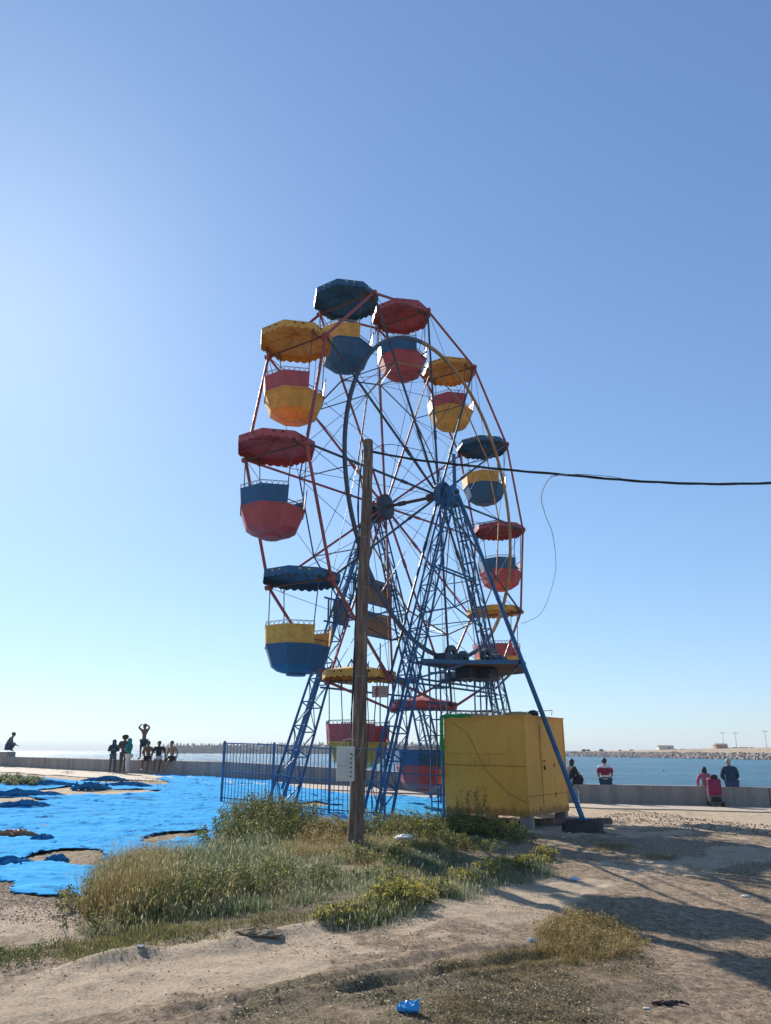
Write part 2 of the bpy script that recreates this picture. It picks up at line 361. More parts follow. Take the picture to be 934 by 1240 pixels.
# promenade strip and the sea wall that borders it
def offset_poly(d):
    out = []
    for i, (x, y) in enumerate(WALL):
        a = Vector(WALL[max(0, i-1)]); c = Vector(WALL[min(len(WALL)-1, i+1)]); t = (c-a).normalized(); n = Vector((t.y, -t.x))
        out.append(Vector((x, y))+n*d)
    return out
def fine_line(pts, step):
    o = []
    for a, c in zip(pts[:-1], pts[1:]):
        k = max(1, int((c-a).length/step)); o += [a+(c-a)*i/k for i in range(k)]
    return o+[pts[-1]]
b = MB(); V = []; Fs = []
A = offset_poly(.02); 
for i, (p, q_) in enumerate(zip(A, offset_poly(1))): pass
n_ = 0
base = [Vector(w) for w in WALL]; line = fine_line(base, .8); rows = []
for i, p in enumerate(line):
    a = line[max(0, i-1)]; c = line[min(len(line)-1, i+1)]; t = (c-a).normalized(); nrm = Vector((t.y, -t.x))
    w = float(np.interp(p.x, [-25, -7, 2, 8, 14], [3.6, 4.3, 3.6, 2.6, 2.3])) + .10*math.sin(p.x*1.7)+.07*math.sin(p.x*4.1)
    r = []
    for k in range(7):
        d = -.05+(w+.05)*k/6; s_ = p+nrm*d; r.append((s_.x, s_.y, tz(s_.x, s_.y)+.035))
    e = p+nrm*(w+.03); r.append((e.x, e.y, tz(e.x, e.y)-.05)); rows.append(r)
for r in rows: V += r
k = 8
for i in range(len(rows)-1):
    for j in range(k-1): Fs.append((i*k+j, i*k+j+1, (i+1)*k+j+1, (i+1)*k+j))
b.add(V, Fs); tag(b.build('promenade_pavement', M['walk']), kind='structure')
WH = .66
b = MB()
for seg in range(len(WALL)-1):
    a, c = Vector(WALL[seg]), Vector(WALL[seg+1]); Lw = (c-a).length; k = max(1, round(Lw/6.2)); t = (c-a)/Lw; nr = Vector((-t.y, t.x))
    for i in range(k):
        p = a+t*(Lw*i/k+.012); q2 = a+t*(Lw*(i+1)/k-.012)
        zA = tz(*(p-nr*.1)); zB = tz(*(q2-nr*.1)); V = []
        for (pt, z) in ((p, zA), (q2, zB)):
            for (o, h) in ((0, -.3), (0, WH-.03), (.03, WH), (.42, WH), (.45, WH-.03), (.45, -.3)):
                s_ = pt+nr*o; V.append((s_.x, s_.y, z+h+random.uniform(-.004, .004)))
        b.add(V, [(j, (j+1) % 6, 6+(j+1) % 6, 6+j) for j in range(6)]+[(5, 4, 3, 2, 1, 0), (6, 7, 8, 9, 10, 11)])
tag(b.build('sea_wall', M['wall']), 'low grey concrete sea wall running along the promenade, people sitting on it', 'wall')
def on_wall(px, off=0.0, z=None):
    k_ = (px-467)/F*CT
    OP = offset_poly(-off)
    for (x0, y0), (x1, y1) in zip(OP[:-1], OP[1:]):
        den = (x1-x0)-k_*(y1-y0)
        if abs(den) < 1e-9: continue
        t = (k_*y0-x0)/den
        if 0 <= t <= 1:
            d = Vector((x1-x0, y1-y0)).normalized(); nr = Vector((-d.y, d.x)); p = Vector((x0+t*(x1-x0), y0+t*(y1-y0)))
            return p, math.atan2(d.y, d.x), tz(p.x-nr.x*(off+.1), p.y-nr.y*(off+.1))
# raised block of wall at far left
p, a, z = on_wall(12, .22); b = MB(); 
b.box((0, 0, 0), (1.9, .62, .34)); o = b.build('concrete_block', M['wall'], bevel=.02); o.location = (p.x-.5, p.y+.5, z+WH+.14); o.rotation_euler = (0, 0, a)
tag(o, 'weathered concrete block on top of the sea wall under the squatting man', 'block')
BLK = o.location.copy()

# ---------------------------------------------------------------- breakwaters and far shore
def rubble(name, p0, p1, h, w, nrock, size, label, cat='breakwater', crest=0, mat=None):
    p0, p1 = Vector(p0), Vector(p1); d = (p1-p0); l = d.length; t = d/l; nr = Vector((-t.y, t.x)); root = thing(name, label, cat, (p0.x, p0.y, -2))
    b = MB(); k = 60; rs = []
    for i in range(k+1):
        c = p0+d*i/k-p0; j = random.uniform(.88, 1.08); en = min(1, i/2+.2, (k-i)/2+.2); hh = h*j*en
        rs.append([(c.x-nr.x*w*.5, c.y-nr.y*w*.5, -1), (c.x-nr.x*w*.28, c.y-nr.y*w*.28, hh*.75), (c.x-nr.x*w*.15, c.y-nr.y*w*.15, hh), (c.x+nr.x*w*.3, c.y+nr.y*w*.3, hh), (c.x+nr.x*w*.5, c.y+nr.y*w*.5, -1)])
    b.rings(rs); b.build('embankment', mat or M['rock'], root)
    b = MB()
    for i in range(nrock):
        u = random.random(); s = random.random(); c = t*l*u-nr*w*(.5-.34*s); z = h*s*.95*min(1, u*25+.3, (1-u)*25+.3)
        r = size*random.uniform(.5, 1.2)
        b.ico((c.x, c.y, z), r, (1, 1, .75), 5, 4, .3)
    if crest:
        for i in range(crest):
            c = t*l*(i+.5)/crest-nr*w*.05; z = h
            s = size*1.15; x, y = c.x, c.y
            s *= random.uniform(.4, 1.0); x += random.uniform(-2, 2); b.tube([(x, y, z-.5), (x+random.uniform(-.6, .6), y, z+s*1.5)], s*.5, 5, s*.25); b.tube([(x, y, z+.2), (x+s, y-s*.4, z-.4)], s*.4, 5, s*.3); b.tube([(x, y, z+.2), (x-s, y-s*.4, z-.4)], s*.4, 5, s*.3)
    tag(b.build('boulders', M['rock'], root), kind='stuff')
    return root
rubble('breakwater', at(200, 908, 900).xy, at(560, 908, 690).xy, 8.0, 34, 1800, 1.9, 'long grey tetrapod breakwater on the horizon behind the sea wall on the left', crest=150)
rubble('breakwater', (-640, 700), (-380, 760), 9.5, 34, 350, 2.2, 'short distant rock mole at the left edge behind the squatting man')
rubble('breakwater', at(684, 915, 500).xy, at(1100, 920, 250).xy, 2.2, 22, 1700, 1.2, 'low rubble breakwater across the blue water on the right')
# land behind it
b = MB(); sh = [(at(640, 910, 560).x, 560, 0)]; V = []
pts = [at(690, 908, 545), at(740, 908, 500), at(800, 908, 450), at(850, 908, 420), at(934, 908, 360), at(1150, 908, 280)]
hs = [2.9, 3.5, 4.0, 4.6, 5.0, 5.0]; rs = []
for p, h in zip(pts, hs): rs.append([(p.x, p.y-8, -3), (p.x, p.y, h-2.6), (p.x+10, p.y+25, h-2.2), (p.x+70, p.y+220, h-2.3), (p.x+75, p.y+225, -3)])
for r0, r1 in zip(rs[:-1], rs[1:]):
    for k in range(6):
        pass
b.rings(rs); tag(b.build('shore_land', M['land']), kind='structure')
# low buildings and people-size clutter on far shore
M['farwhite'] = plain('far_white_wall', (.6, .56, .5)); M['farbrown'] = plain('far_brown_wall', (.3, .17, .11)); M['farveg'] = plain('far_scrub', (.07, .075, .04), .9)
for i, (px, py, Yd, w, h, mt, lb) in enumerate([(806, 903, 470, 9, 2.4, 'farwhite', 'low white shed on the far shore above the blue water'), (873, 904, 415, 6, 3.0, 'farbrown', 'small brown hut on the far shore under the left lamp mast')]):
    p = at(px, 908, Yd); zb = 1.2
    t_ = thing('shed', lb, 'shed', (p.x, p.y, zb)); b = MB(); b.box((0, 0, h/2), (w, 4, h)); b.build('wall', M[mt], t_)
    b = MB(); b.rings([[(-w/2-.3, -2.3, h), (w/2+.3, -2.3, h), (w/2+.3, 2.3, h), (-w/2-.3, 2.3, h)], [(-w/2, -.2, h+.7), (w/2, -.2, h+.7), (w/2, .2, h+.7), (-w/2, .2, h+.7)]]); b.build('roof', M['farbrown'], t_)
    b = MB(); b.box((w*.2, -2.02, 1), (1.0, .06, 2)); b.build('door', M['machine'], t_)
for i, (px, Yd, lb) in enumerate([(877, 410, 'leftmost of the three tall lamp masts on the far right shore'), (892.5, 415, 'middle of the three tall lamp masts on the far right shore'), (929, 375, 'rightmost of the three tall lamp masts on the far right shore')]):
    p = at(px, 908, Yd); t_ = thing('lamp_mast', lb, 'lamp mast', (p.x, p.y, 1.5), 0, 'lamp masts on the far shore')
    b = MB(); b.tube([(0, 0, 0), (.3, 0, 8.6)], .14, 6, .08); b.build('pole', M['galv'], t_)
    b = MB(); b.box((.3, 0, 8.7), (2.4, .4, .25)); b.build('lamp_head', M['galv'], t_)
for i in range(26):
    px = random.uniform(866, 925) if i < 17 else random.uniform(700, 860); Yd = 372+(934-px)*.6; p = at(px, 908, Yd)
    if i % 3 == 0: pass
b = MB()
for i in range(60):
    px = random.uniform(868, 912) if i < 45 else random.uniform(700, 860); Yd = 380+(934-px)*.62; p = at(px, 908, Yd); b.ico((p.x, p.y, 2.1 if px > 866 else 1.4), random.uniform(.5, 1.1), (1.6, 1, .9), 6, 5, .25)
tag(b.build('scrub', M['farveg']), 'dark scrub scattered over the far shore land', 'scrub', kind='stuff')

# ---------------------------------------------------------------- blue netting on the ground
net_poly = [G(*p) for p in ((-120, 936), (0, 940), (60, 944), (120, 948), (200, 951), (268, 953), (400, 961), (470, 965), (545, 967), (548, 988), (500, 1002), (420, 1012), (300, 1012), (240, 1050), (165, 1104), (110, 1096), (50, 1084), (0, 1075), (-120, 1060))]
holes = [[(20, 1042), (60, 1034), (100, 1032), (135, 1036), (128, 1048), (100, 1052), (50, 1046)], [(-20, 967), (25, 967), (52, 970), (30, 973), (-20, 974)], [(40, 958), (90, 953), (150, 956), (200, 960), (150, 963), (100, 964), (50, 962)], [(168, 1018), (200, 1010), (240, 1004), (250, 1012), (200, 1022)], [(300, 974), (380, 973), (420, 978), (330, 978)], [(0, 1010), (25, 1008), (34, 1014), (10, 1017)]]
hp = [[G(*p) for p in h] for h in holes]
gx = np.arange(-24, 2.6, .06); gy = np.arange(8.5, 40, .06); NX, NY = np.meshgrid(gx, gy)
wob = lambda s: .16*bumps(NX, NY, 1.6, 5, s)
keep = inpoly(NX+wob(1), NY+wob(8)*1.4, net_poly)
for h in hp: keep &= ~inpoly(NX+wob(3)*.8, NY+wob(5)*1.2, h)
keep &= (bumps(NX, NY, 1.1, 6, 15)+.3*bumps(NX, NY, 5, 3, 2) > -2.4)
wr = np.abs(bumps(NX*.55+.2*bumps(NX, NY, .7, 2, 7), NY*1.7, 2.2, 5, 10)); wr2 = np.abs(bumps(NX*.4, NY*2.2, 5.5, 4, 22))
rdg = fbm(NX*.35, NY*1.7, 1.0, 4, .5, 40); rdg2 = fbm(NX*.9+.5*NY, NY*1.5, 1.3, 3, .5, 60)
NZ = terrain(NX, NY, False)+.034+.035*np.exp(-(rdg/.03)**2)+.018*np.exp(-(rdg2/.025)**2)+.02*np.exp(-(wr/.12)**2)*sstep(.2, 1.2, bumps(NX, NY, .5, 3, 18)+.7)+.012*np.exp(-(wr2/.22)**2)+.01*bumps(NX, NY, 7, 2, 4)
ni = np.arange(NX.size).reshape(NX.shape); qq = np.stack([ni[:-1, :-1], ni[:-1, 1:], ni[1:, 1:], ni[1:, :-1]], -1).reshape(-1, 4)
kk = keep.ravel(); qq = qq[kk[qq].all(1)]
used, inv = np.unique(qq, return_inverse=True)
NV = np.stack([NX, NY, NZ], -1).reshape(-1, 3)[used]
o = npmesh('blue_netting', NV, inv.ravel(), np.full(len(qq), 4), M['tarp'])
tag(o, 'huge bright blue net sheet spread wrinkled and torn over the ground behind the fence', 'net sheet')
sol = o.modifiers.new('thick', 'SOLIDIFY'); sol.thickness = .005
bund = [(110, 957, .8, .2, 'ridged dark blue net bundle with upright points on the bare strip'), (60, 952, 1.3, .15, 'long dark blue net bundle behind the upright pointed one'), (132, 947, 1.5, .17, 'dark blue net bundle nearest the promenade kerb, below the sitting people'), (20, 965, 2.0, .16, 'wide dark blue net bundle at the left edge between two bare strips'), (28, 978, 1.0, .14, 'dark netting heap just below the wide left bundle'), (8, 1049, .55, .1, 'flat dark blue net bundle nearest the camera at the left edge'), (68, 1046, .28, .1, 'small round dark blue net lump on the sandy gap'), (53, 1018, .3, .1, 'little dark net lump alone in the middle of the blue sheet'), (15, 1013, .75, .1, 'flat brownish net heap at the left edge of the blue sheet, middle distance'), (500, 975, .5, .05, 'dark blue net bundle seen through the frame beside the yellow booth'), (155, 953, 1.2, .13, 'dark net bundle just right of the upright pointed one')]
for i, (px, py, w, h, lb) in enumerate(bund):
    w *= .75; c = G(px, py); b = MB(); n = 19
    for k in range(n):
        u = random.uniform(-1, 1); y0 = random.uniform(-.25, .25)*w*.5; ln = w*random.uniform(.2, .6); a = random.uniform(-.5, .5); pp = []
        for j in range(7):
            s_ = (j/6-.5)*2; xx = u*w*.6+s_*ln*math.cos(a); yy = y0+s_*ln*math.sin(a)+random.uniform(-.03, .03); pp.append((xx, yy, h*(.15+.75*(1-abs(u)*.6)*(1-s_*s_)*random.uniform(.5, 1.2))+.01))
        b.tube(pp, [.012+.05*h/.15*(1-abs(j/3-1)*.8)*random.uniform(.6, 1.2) for j in range(7)], 6)
    if i == 0:
        for k in range(5): b.rings([[(k*.22-.5+.09*math.cos(t)*1.2, .08*math.sin(t), 0) for t in (0, 2.1, 4.2)], [(k*.22-.44+.01*math.cos(t), .01*math.sin(t), .2+.12*random.random()) for t in (0, 2.1, 4.2)]])
    o = b.build('net_bundle', M['tarp_dark'] if i not in (8,) else M['board'], smooth=True); o.location = c+Vector((0, 0, .0)); tag(o, lb, 'net bundle', 'bunched dark net heaps on the blue sheet')

# ---------------------------------------------------------------- ferris wheel
AZ = 0.97753; CX, CY = .8483, 23.0; HZ = 7.7272+CAMZ; RR = 6.5714; HW = 1.0317; PH = .5966
e_ = Vector((math.cos(AZ), math.sin(AZ), 0)); n_v = Vector((-math.sin(AZ), math.cos(AZ), 0))
def W(x, y, z): return Vector((CX, CY, 0))+e_*x+n_v*y+Vector((0, 0, z))
FW = thing('ferris_wheel', 'tall ferris wheel with red rims and blue lattice towers beside the yellow booth', 'ferris wheel', (CX, CY, 0), AZ)
def nd(k, side, r=RR):
    a = PH-(k-1)*PI/6
    return Vector((-math.sin(a)*r, side*HW, HZ+math.cos(a)*r))
for side in (-1, 1):
    b = MB()
    for k in range(12):
        b.tube([nd(k, side), nd(k+1, side)], .042, 8)
        p = nd(k, side); b.tube([p+Vector((0, -.09, 0)), p+Vector((0, .09, 0))], .075, 8)
    b.build('rim', M['red_bar'], FW, True)
    b = MB()
    for k in range(12): b.tube([nd(k, side, RR*.67), nd(k+1, side, RR*.67)], .024, 6)
    b.build('inner_ring', M['ring'] if side < 0 else M['dark_bar'], FW, True)
    for k in range(12):
        b = MB(); b.tube([Vector((0, side*HW, HZ)), nd(k, side)], .040, 8, .034)
        m = nd(k, side, RR*.3); b.tube([Vector((m.x*.97, m.y, HZ+(m.z-HZ)*.97)), Vector((m.x*1.12, m.y, HZ+(m.z-HZ)*1.12))], .054, 8)
        b.build('spoke', M['dark_bar'] if side < 0 else M['red_bar'], FW, True)
    # hub
    b = MB(); hy = side*HW
    prof = [(.0, .16), (.10, .26), (.16, .40), (.13, .43), (-.05, .43), (-.10, .40), (-.14, .2)] if side < 0 else [(.02, .2), (.0, .40), (-.04, .44), (-.20, .44), (-.24, .36), (-.26, .15)]
    prof = [(y*side*1.0, r) for y, r in prof]
    b.rings([[(r*math.cos(2*PI*j/20), hy+(y+.12*side), HZ+r*math.sin(2*PI*j/20)) for j in range(20)] for y, r in prof])
    for j in range(12):
        a = 2*PI*j/12; b.tube([(.34*math.cos(a), hy+.2*side, HZ+.34*math.sin(a)), (.34*math.cos(a), hy+.3*side, HZ+.34*math.sin(a))], .025, 6)
    b.build('hub', M['frame_blue'] if side < 0 else M['dark_bar'], FW, True)
for k in range(12):
    b = MB(); b.tube([nd(k, -1), nd(k, 1)], .026, 8); b.build('cross_axle', M['rust'], FW, True)
b = MB()
for k in range(12):
    b.tube([nd(k, -1, RR*.67), nd(k, 1, RR*.67)], .018, 6)
    b.tube([nd(k, -1), Vector((0, HW, HZ))], .009, 5); b.tube([nd(k, 1), Vector((0, -HW, HZ))], .009, 5)
    b.tube([nd(k, -1, RR*.67), nd(k+1, 1, RR*.67)], .009, 5); b.tube([nd(k, 1, RR*.67), nd(k+1, -1, RR*.67)], .009, 5)
    b.tube([nd(k, -1), nd(k+1, -1, RR*.67)], .008, 5)
    b.tube([nd(k, 1), nd(k-1, 1, RR*.67)], .008, 5)
b.build('brace_cables', M['dark_bar'], FW, True)
b = MB(); b.tube([(0, -1.75, HZ), (0, 1.75, HZ)], .055, 14); b.tube([(0, -.98, HZ), (0, -.62, HZ)], .13, 14); b.tube([(0, .25, HZ), (0, .5, HZ)], .08, 14)
b.build('axle', M['axle'], FW, True)
def ringarc(a0, a1, mat):
    b = MB(); rs = []; k = max(4, int((a1-a0)/R(4)))
    for i in range(k+1):
        a = a0+(a1-a0)*i/k; c, s_ = math.cos(a), math.sin(a); rs.append([(r*s_, -HW-.09+y, HZ+r*c) for r, y in ((5.06, -.035), (5.17, -.035), (5.17, .035), (5.06, .035))])
    b.rings(rs); b.build('drive_ring', mat, FW, True)
ringarc(R(-12), R(142), M['ring']); ringarc(R(142), R(348), M['dark_bar'])
# towers
def lattice(p, q, w0, w1, n, mat, side):
    p, q = Vector(p), Vector(q); d = (q-p).normalized(); u = Vector((0, 1, 0)); v = d.cross(u).normalized(); b = MB()
    def c(t, i):
        w = w0+(w1-w0)*t; s_ = ((-1, -1), (1, -1), (1, 1), (-1, 1))[i]
        return p+(q-p)*t+(u*s_[0]+v*s_[1])*w/2
    for i in range(4): b.tube([c(0, i), c(1, i)], .042, 6, .030)
    for k in range(n):
        for i in range(4):
            j = (i+1) % 4; t0, t1 = k/n, (k+1)/n
            b.tube([c(t0, i), c(t0, j)], .019, 5)
            if (k+i) % 2: b.tube([c(t0, i), c(t1, j)], .013, 5)
            else: b.tube([c(t0, j), c(t1, i)], .013, 5)
    b.box(p+Vector((0, 0, -.02)), (w0+.2, w0+.2, .04))
    return b.build('lattice_leg', mat, FW)
for side in (-1, 1):
    yy = side*1.5
    for s_ in (-1, 1):
        fz = tz(*W(s_*4.1, yy, 0).xy)
        lattice((s_*4.1, yy, fz+.03), (s_*.16, yy, HZ-.05), .48, .24, 14, M['frame_blue'], side)
    b = MB(); b.box((0, yy, HZ), (.5, .3, .34)); b.box((0, yy, HZ-.3), (.62, .34, .2)); b.build('bearing', M['frame_blue'] if side < 0 else M['dark_bar'], FW, bevel=.02)
    b = MB()  # ties between the legs
    for z in (6.75, 3.85):
        xx = 4.1*(1-z/9.3); b.tube([(-xx, yy-.1, z), (xx, yy-.1, z)], .03, 6); b.tube([(-xx, yy+.1, z), (xx, yy+.1, z)], .03, 6)
    b.tube([(-1.35, yy, 6.2), (0, yy, 5.7)], .025, 6); b.tube([(1.35, yy, 6.2), (0, yy, 5.7)], .025, 6); b.tube([(-1.7, yy, 5.3), (0, yy, 5.7)], .025, 6); b.tube([(1.7, yy, 5.3), (0, yy, 5.7)], .025, 6); b.tube([(0, yy, 5.7), (0, yy, 6.75)], .022, 6)
    b.tube([(-2.6, yy, 3.3), (2.6, yy, 3.3)], .03, 6)
    for x in (-1.6, -.5, .6, 1.7): b.tube([(x, yy, 3.3), (x, yy, 3.85)], .018, 5)
    if side < 0: b.tube([(-2.95, yy, 2.6), (2.9, yy, 2.75)], .025, 6)
    b.build('tie_frame', M['frame_blue'], FW)
b = MB(); b.tube([(.12, -1.55, HZ+.1), (.12, -1.55, HZ+1.35)], .06, 8); b.build('mast', M['frame_blue'], FW, True)
def tolocal(v):
    d = Vector(v)-Vector((CX, CY, 0)); return Vector((d.dot(e_), d.dot(n_v), v[2]))
SF = Vector((4.72, 19.2, .05)); sl = tolocal(SF); top_l = Vector((.05, -1.72, HZ-.15))
b = MB(); b.tube([sl, top_l], .062, 10); b.box(sl+Vector((0, 0, -.02)), (.3, .3, .03)); b.build('side_strut', M['frame_blue'], FW, True)
# far side strut
b = MB(); fz = tz(*W(.2, 5.3, 0).xy); b.tube([(.2, 5.3, fz), (0, 1.72, HZ-.15)], .055, 8); b.build('side_strut', M['frame_blue'], FW, True)
DZ = 3.86; sp = sl+(top_l-sl)*((DZ-sl.z)/(top_l.z-sl.z))
b = MB(); dp = [(-2.35, -1.72), (2.2, -1.72), (1.9, -2.75), (sp.x+.5, sp.y+.15), (sp.x-.1, sp.y+.1), (-1.4, -2.5)]
b.plate(dp, DZ-.02, DZ+.012)
b.build('deck', M['axle'], FW)
b = MB()
for a, c in zip(dp, dp[1:]+dp[:1]): b.beam((a[0], a[1], DZ+.01), (c[0], c[1], DZ+.01), .06, .11)
b.beam((-2.4, -1.6, DZ-.45), (2.2, -1.6, DZ-.45), .05, .05)
b.beam((sp.x, sp.y, DZ), (2.3, -1.6, DZ-.42), .05, .05); b.beam((-2.4, -1.6, DZ-.45), (-1.3, -2.5, DZ-.03), .05, .05)
for x in (-1.8, -.9, 0, .9, 1.8): b.beam((x, -1.62, DZ-.45), (x, -1.62, DZ), .04, .04)
b.build('deck_frame', M['frame_blue'], FW)
for (x, y, w) in ((-1.2, -1.55, .34), (.25, -2.2, .36)):
    g0 = tz(*W(x, y, 0).xy); b = MB()
    for sx in (-1, 1):
        for sy in (-1, 1): b.tube([(x+sx*w/2, y+sy*w/2, g0), (x+sx*w/2, y+sy*w/2, DZ-.03)], .022, 6)
    z = g0+.3
    while z < DZ-.1:
        for sx in (-1, 1): b.tube([(x+sx*w/2, y-w/2, z), (x+sx*w/2, y+w/2, z)], .014, 5)
        for sy in (-1, 1): b.tube([(x-w/2, y+sy*w/2, z), (x+w/2, y+sy*w/2, z)], .014, 5)
        z += .42
    b.build('deck_support', M['frame_blue'], FW)
# drive motor with ribs, belt wheels
mo = MB(); prof = [(0, .52), (.12, .52), (.3, .44), (.42, .28), (.47, .1)]; c0 = Vector((1.05, -2.2, DZ+.02)); nseg = 28
mo.rings([[(c0.x+r*(1 if j % 2 else .9)*math.cos(2*PI*j/nseg), c0.y+r*(1 if j % 2 else .9)*math.sin(2*PI*j/nseg), c0.z+z) for j in range(nseg)] for z, r in prof]); mm_ = mo.build('motor', M['machine'], FW)
def wheelring(x, y, z, r, name='pulley', t=.05):
    b = MB(); k = 20
    rs = [[(x+q_*math.cos(2*PI*i/k), y+w, z+q_*math.sin(2*PI*i/k)) for q_, w in ((r-t, -.05), (r+t, -.05), (r+t, .05), (r-t, .05))] for i in range(k+1)]
    b.rings(rs, False, False)
    for i in range(4): b.tube([(x, y, z), (x+r*math.cos(i*PI/2+.4), y, z+r*math.sin(i*PI/2+.4))], .018, 5)
    b.tube([(x, y-.12, z), (x, y+.12, z)], .05, 8); b.build(name, M['machine'], FW, True)
wheelring(-.75, -1.75, DZ+.28, .24, t=.08); wheelring(-.05, -1.75, DZ+.22, .2, t=.09); wheelring(.35, -2.3, DZ+.3, .24)
b = MB(); b.box((-1.45, -1.9, DZ+.12), (.5, .4, .3)); b.box((0, -2.5, DZ-.2), (.6, .4, .3)); b.box((.6, -1.9, DZ-.16), (.5, .3, .24)); b.box((-.55, -2.1, DZ-.2), (.4, .5, .3)); b.build('gearbox', M['machine'], FW, bevel=.02)
# far tower deck + crest + boards
b = MB(); b.plate([(-2.4, 1.4), (2.3, 1.4), (2.2, 2.3), (-2.3, 2.3)], DZ-.1, DZ-.04)
b.box((-1.8, 1.7, DZ-.2), (.6, .5, .3)); b.box((-.8, 1.8, DZ-.2), (.7, .4, .25)); b.build('deck', M['rust'], FW)
b = MB()
for i, x in enumerate((-2.1, -1.35, -.6, .15)):
    b.tube([(x-.33, 1.35, DZ-.05), (x, 1.35, DZ+.34)], .025, 5); b.tube([(x+.33, 1.35, DZ-.05), (x, 1.35, DZ+.34)], .025, 5)
    for j in range(5): xx = x-.24+j*.12; b.tube([(xx, 1.35, DZ-.05), (xx, 1.35, DZ+.34-abs(xx-x)*1.15)], .008, 4)
    b.tube([(x-.25, 1.35, DZ+.06), (x+.25, 1.35, DZ+.06)], .008, 4)
b.build('crest', M['frame_blue'], FW)
for (x0, x1, z0, z1) in ((-.5, 1.35, 6.2, 6.95), (-.05, 1.3, 5.15, 5.85), (-1.75, -1.1, 5.3, 5.95)):
    b = MB(); b.box(((x0+x1)/2, 1.75, (z0+z1)/2), (x1-x0, .04, z1-z0)); bo = b.build('panel_board', M['board'], FW)
    b = MB()
    for z in (z0-.03, z1+.03): b.beam((x0-.5, 1.72, z), (x1+.15, 1.72, z), .04, .05)
    for x in (x0-.03, x1+.03, x0-.3): b.beam((x, 1.72, z0), (x, 1.72, z1), .04, .04)
    b.build('board_frame', M['frame_blue'], bo)
# prohibition sign
M['signwhite'] = plain('sign_white', (.6, .52, .5)); M['signred'] = plain('sign_red', (.55, .04, .04))
sgp = tolocal(at(460.5, 837.5, 20.6)); sg = MB(); sg.box((0, 0, 0), (.44, .02, .30)); so = sg.build('notice_board', M['signwhite'], FW); so.location = sgp; so.rotation_euler = (0, 0, -AZ)
sg = MB()
for z in (-.145, .145): sg.box((0, -.0125, z), (.44, .005, .012))
for x in (-.215, .215, .05): sg.box((x, -.0135, 0), (.010, .005, .29))
k = 18; sg.rings([[(-.07+q_[0]*.075*math.cos(2*PI*i/k), -.013+q_[1], q_[0]*.11*math.sin(2*PI*i/k)) for q_ in ((.78, -.004), (1, -.004), (1, .003), (.78, .003))] for i in range(k+1)], False, False)
sg.beam((-.07, -.015, -.09), (-.07, -.015, .09), .02, .006)
for z in (.08, .03, -.02, -.07): sg.box((.125, -.0125, z), (.09, .005, .016))
s2 = sg.build('notice_marks', M['signred'], so)
b = MB(); b.tube([(-.0, .02, -1.2), (0, .02, 1.3)], .018, 6); s3 = b.build('notice_post', M['frame_blue'], so)

# foundations under legs
for i, (v, lb) in enumerate([(SF, 'dark concrete footing under the foot of the blue side strut'), (W(-4.1, -1.5, 0), 'dark concrete footing of the near left tower leg in the weeds'), (W(4.1, -1.5, 0), 'dark concrete footing of the near right tower leg behind the booth'), (W(-4.1, 1.5, 0), 'dark concrete footing of the far left tower leg behind the fence'), (W(4.1, 1.5, 0), 'dark concrete footing of the far right tower leg')]):
    z = tz(v.x, v.y); b = MB(); hh = (SF.z-.005) if i == 0 else z+.02
    s1 = (.55, .5) if i == 0 else (.5, .42)
    b.rings([[(s1[0]*math.cos(a)*1.1, s1[0]*math.sin(a)*1.1, z-.12) for a in np.arange(8)*PI/4+.4], [(s1[1]*math.cos(a)*random.uniform(.8, 1.05), s1[1]*math.sin(a)*random.uniform(.8, 1.05), z+(hh-z)*.6) for a in np.arange(8)*PI/4+.4], [(.3*math.cos(a), .3*math.sin(a), hh) for a in np.arange(8)*PI/4+.4]])
    if i == 0:
        b = MB(); rnd = random.Random(2); b.rings([[(q_*.52*math.cos(a)*rnd.uniform(.85, 1.15), q_*.4*math.sin(a)*rnd.uniform(.85, 1.15), z-.06+(hh-z+.06)*f_*rnd.uniform(.85, 1.0)) for a in np.linspace(0, 2*PI, 15)[:-1]] for q_, f_ in ((1.1, 0), (.95, .35), (.86, .75), (.7, .95), (.3, 1))])
    o = b.build('concrete_footing', M['conc']); o.location = (v.x, v.y, 0); tag(o, lb, 'footing', 'concrete footings of the ferris wheel')

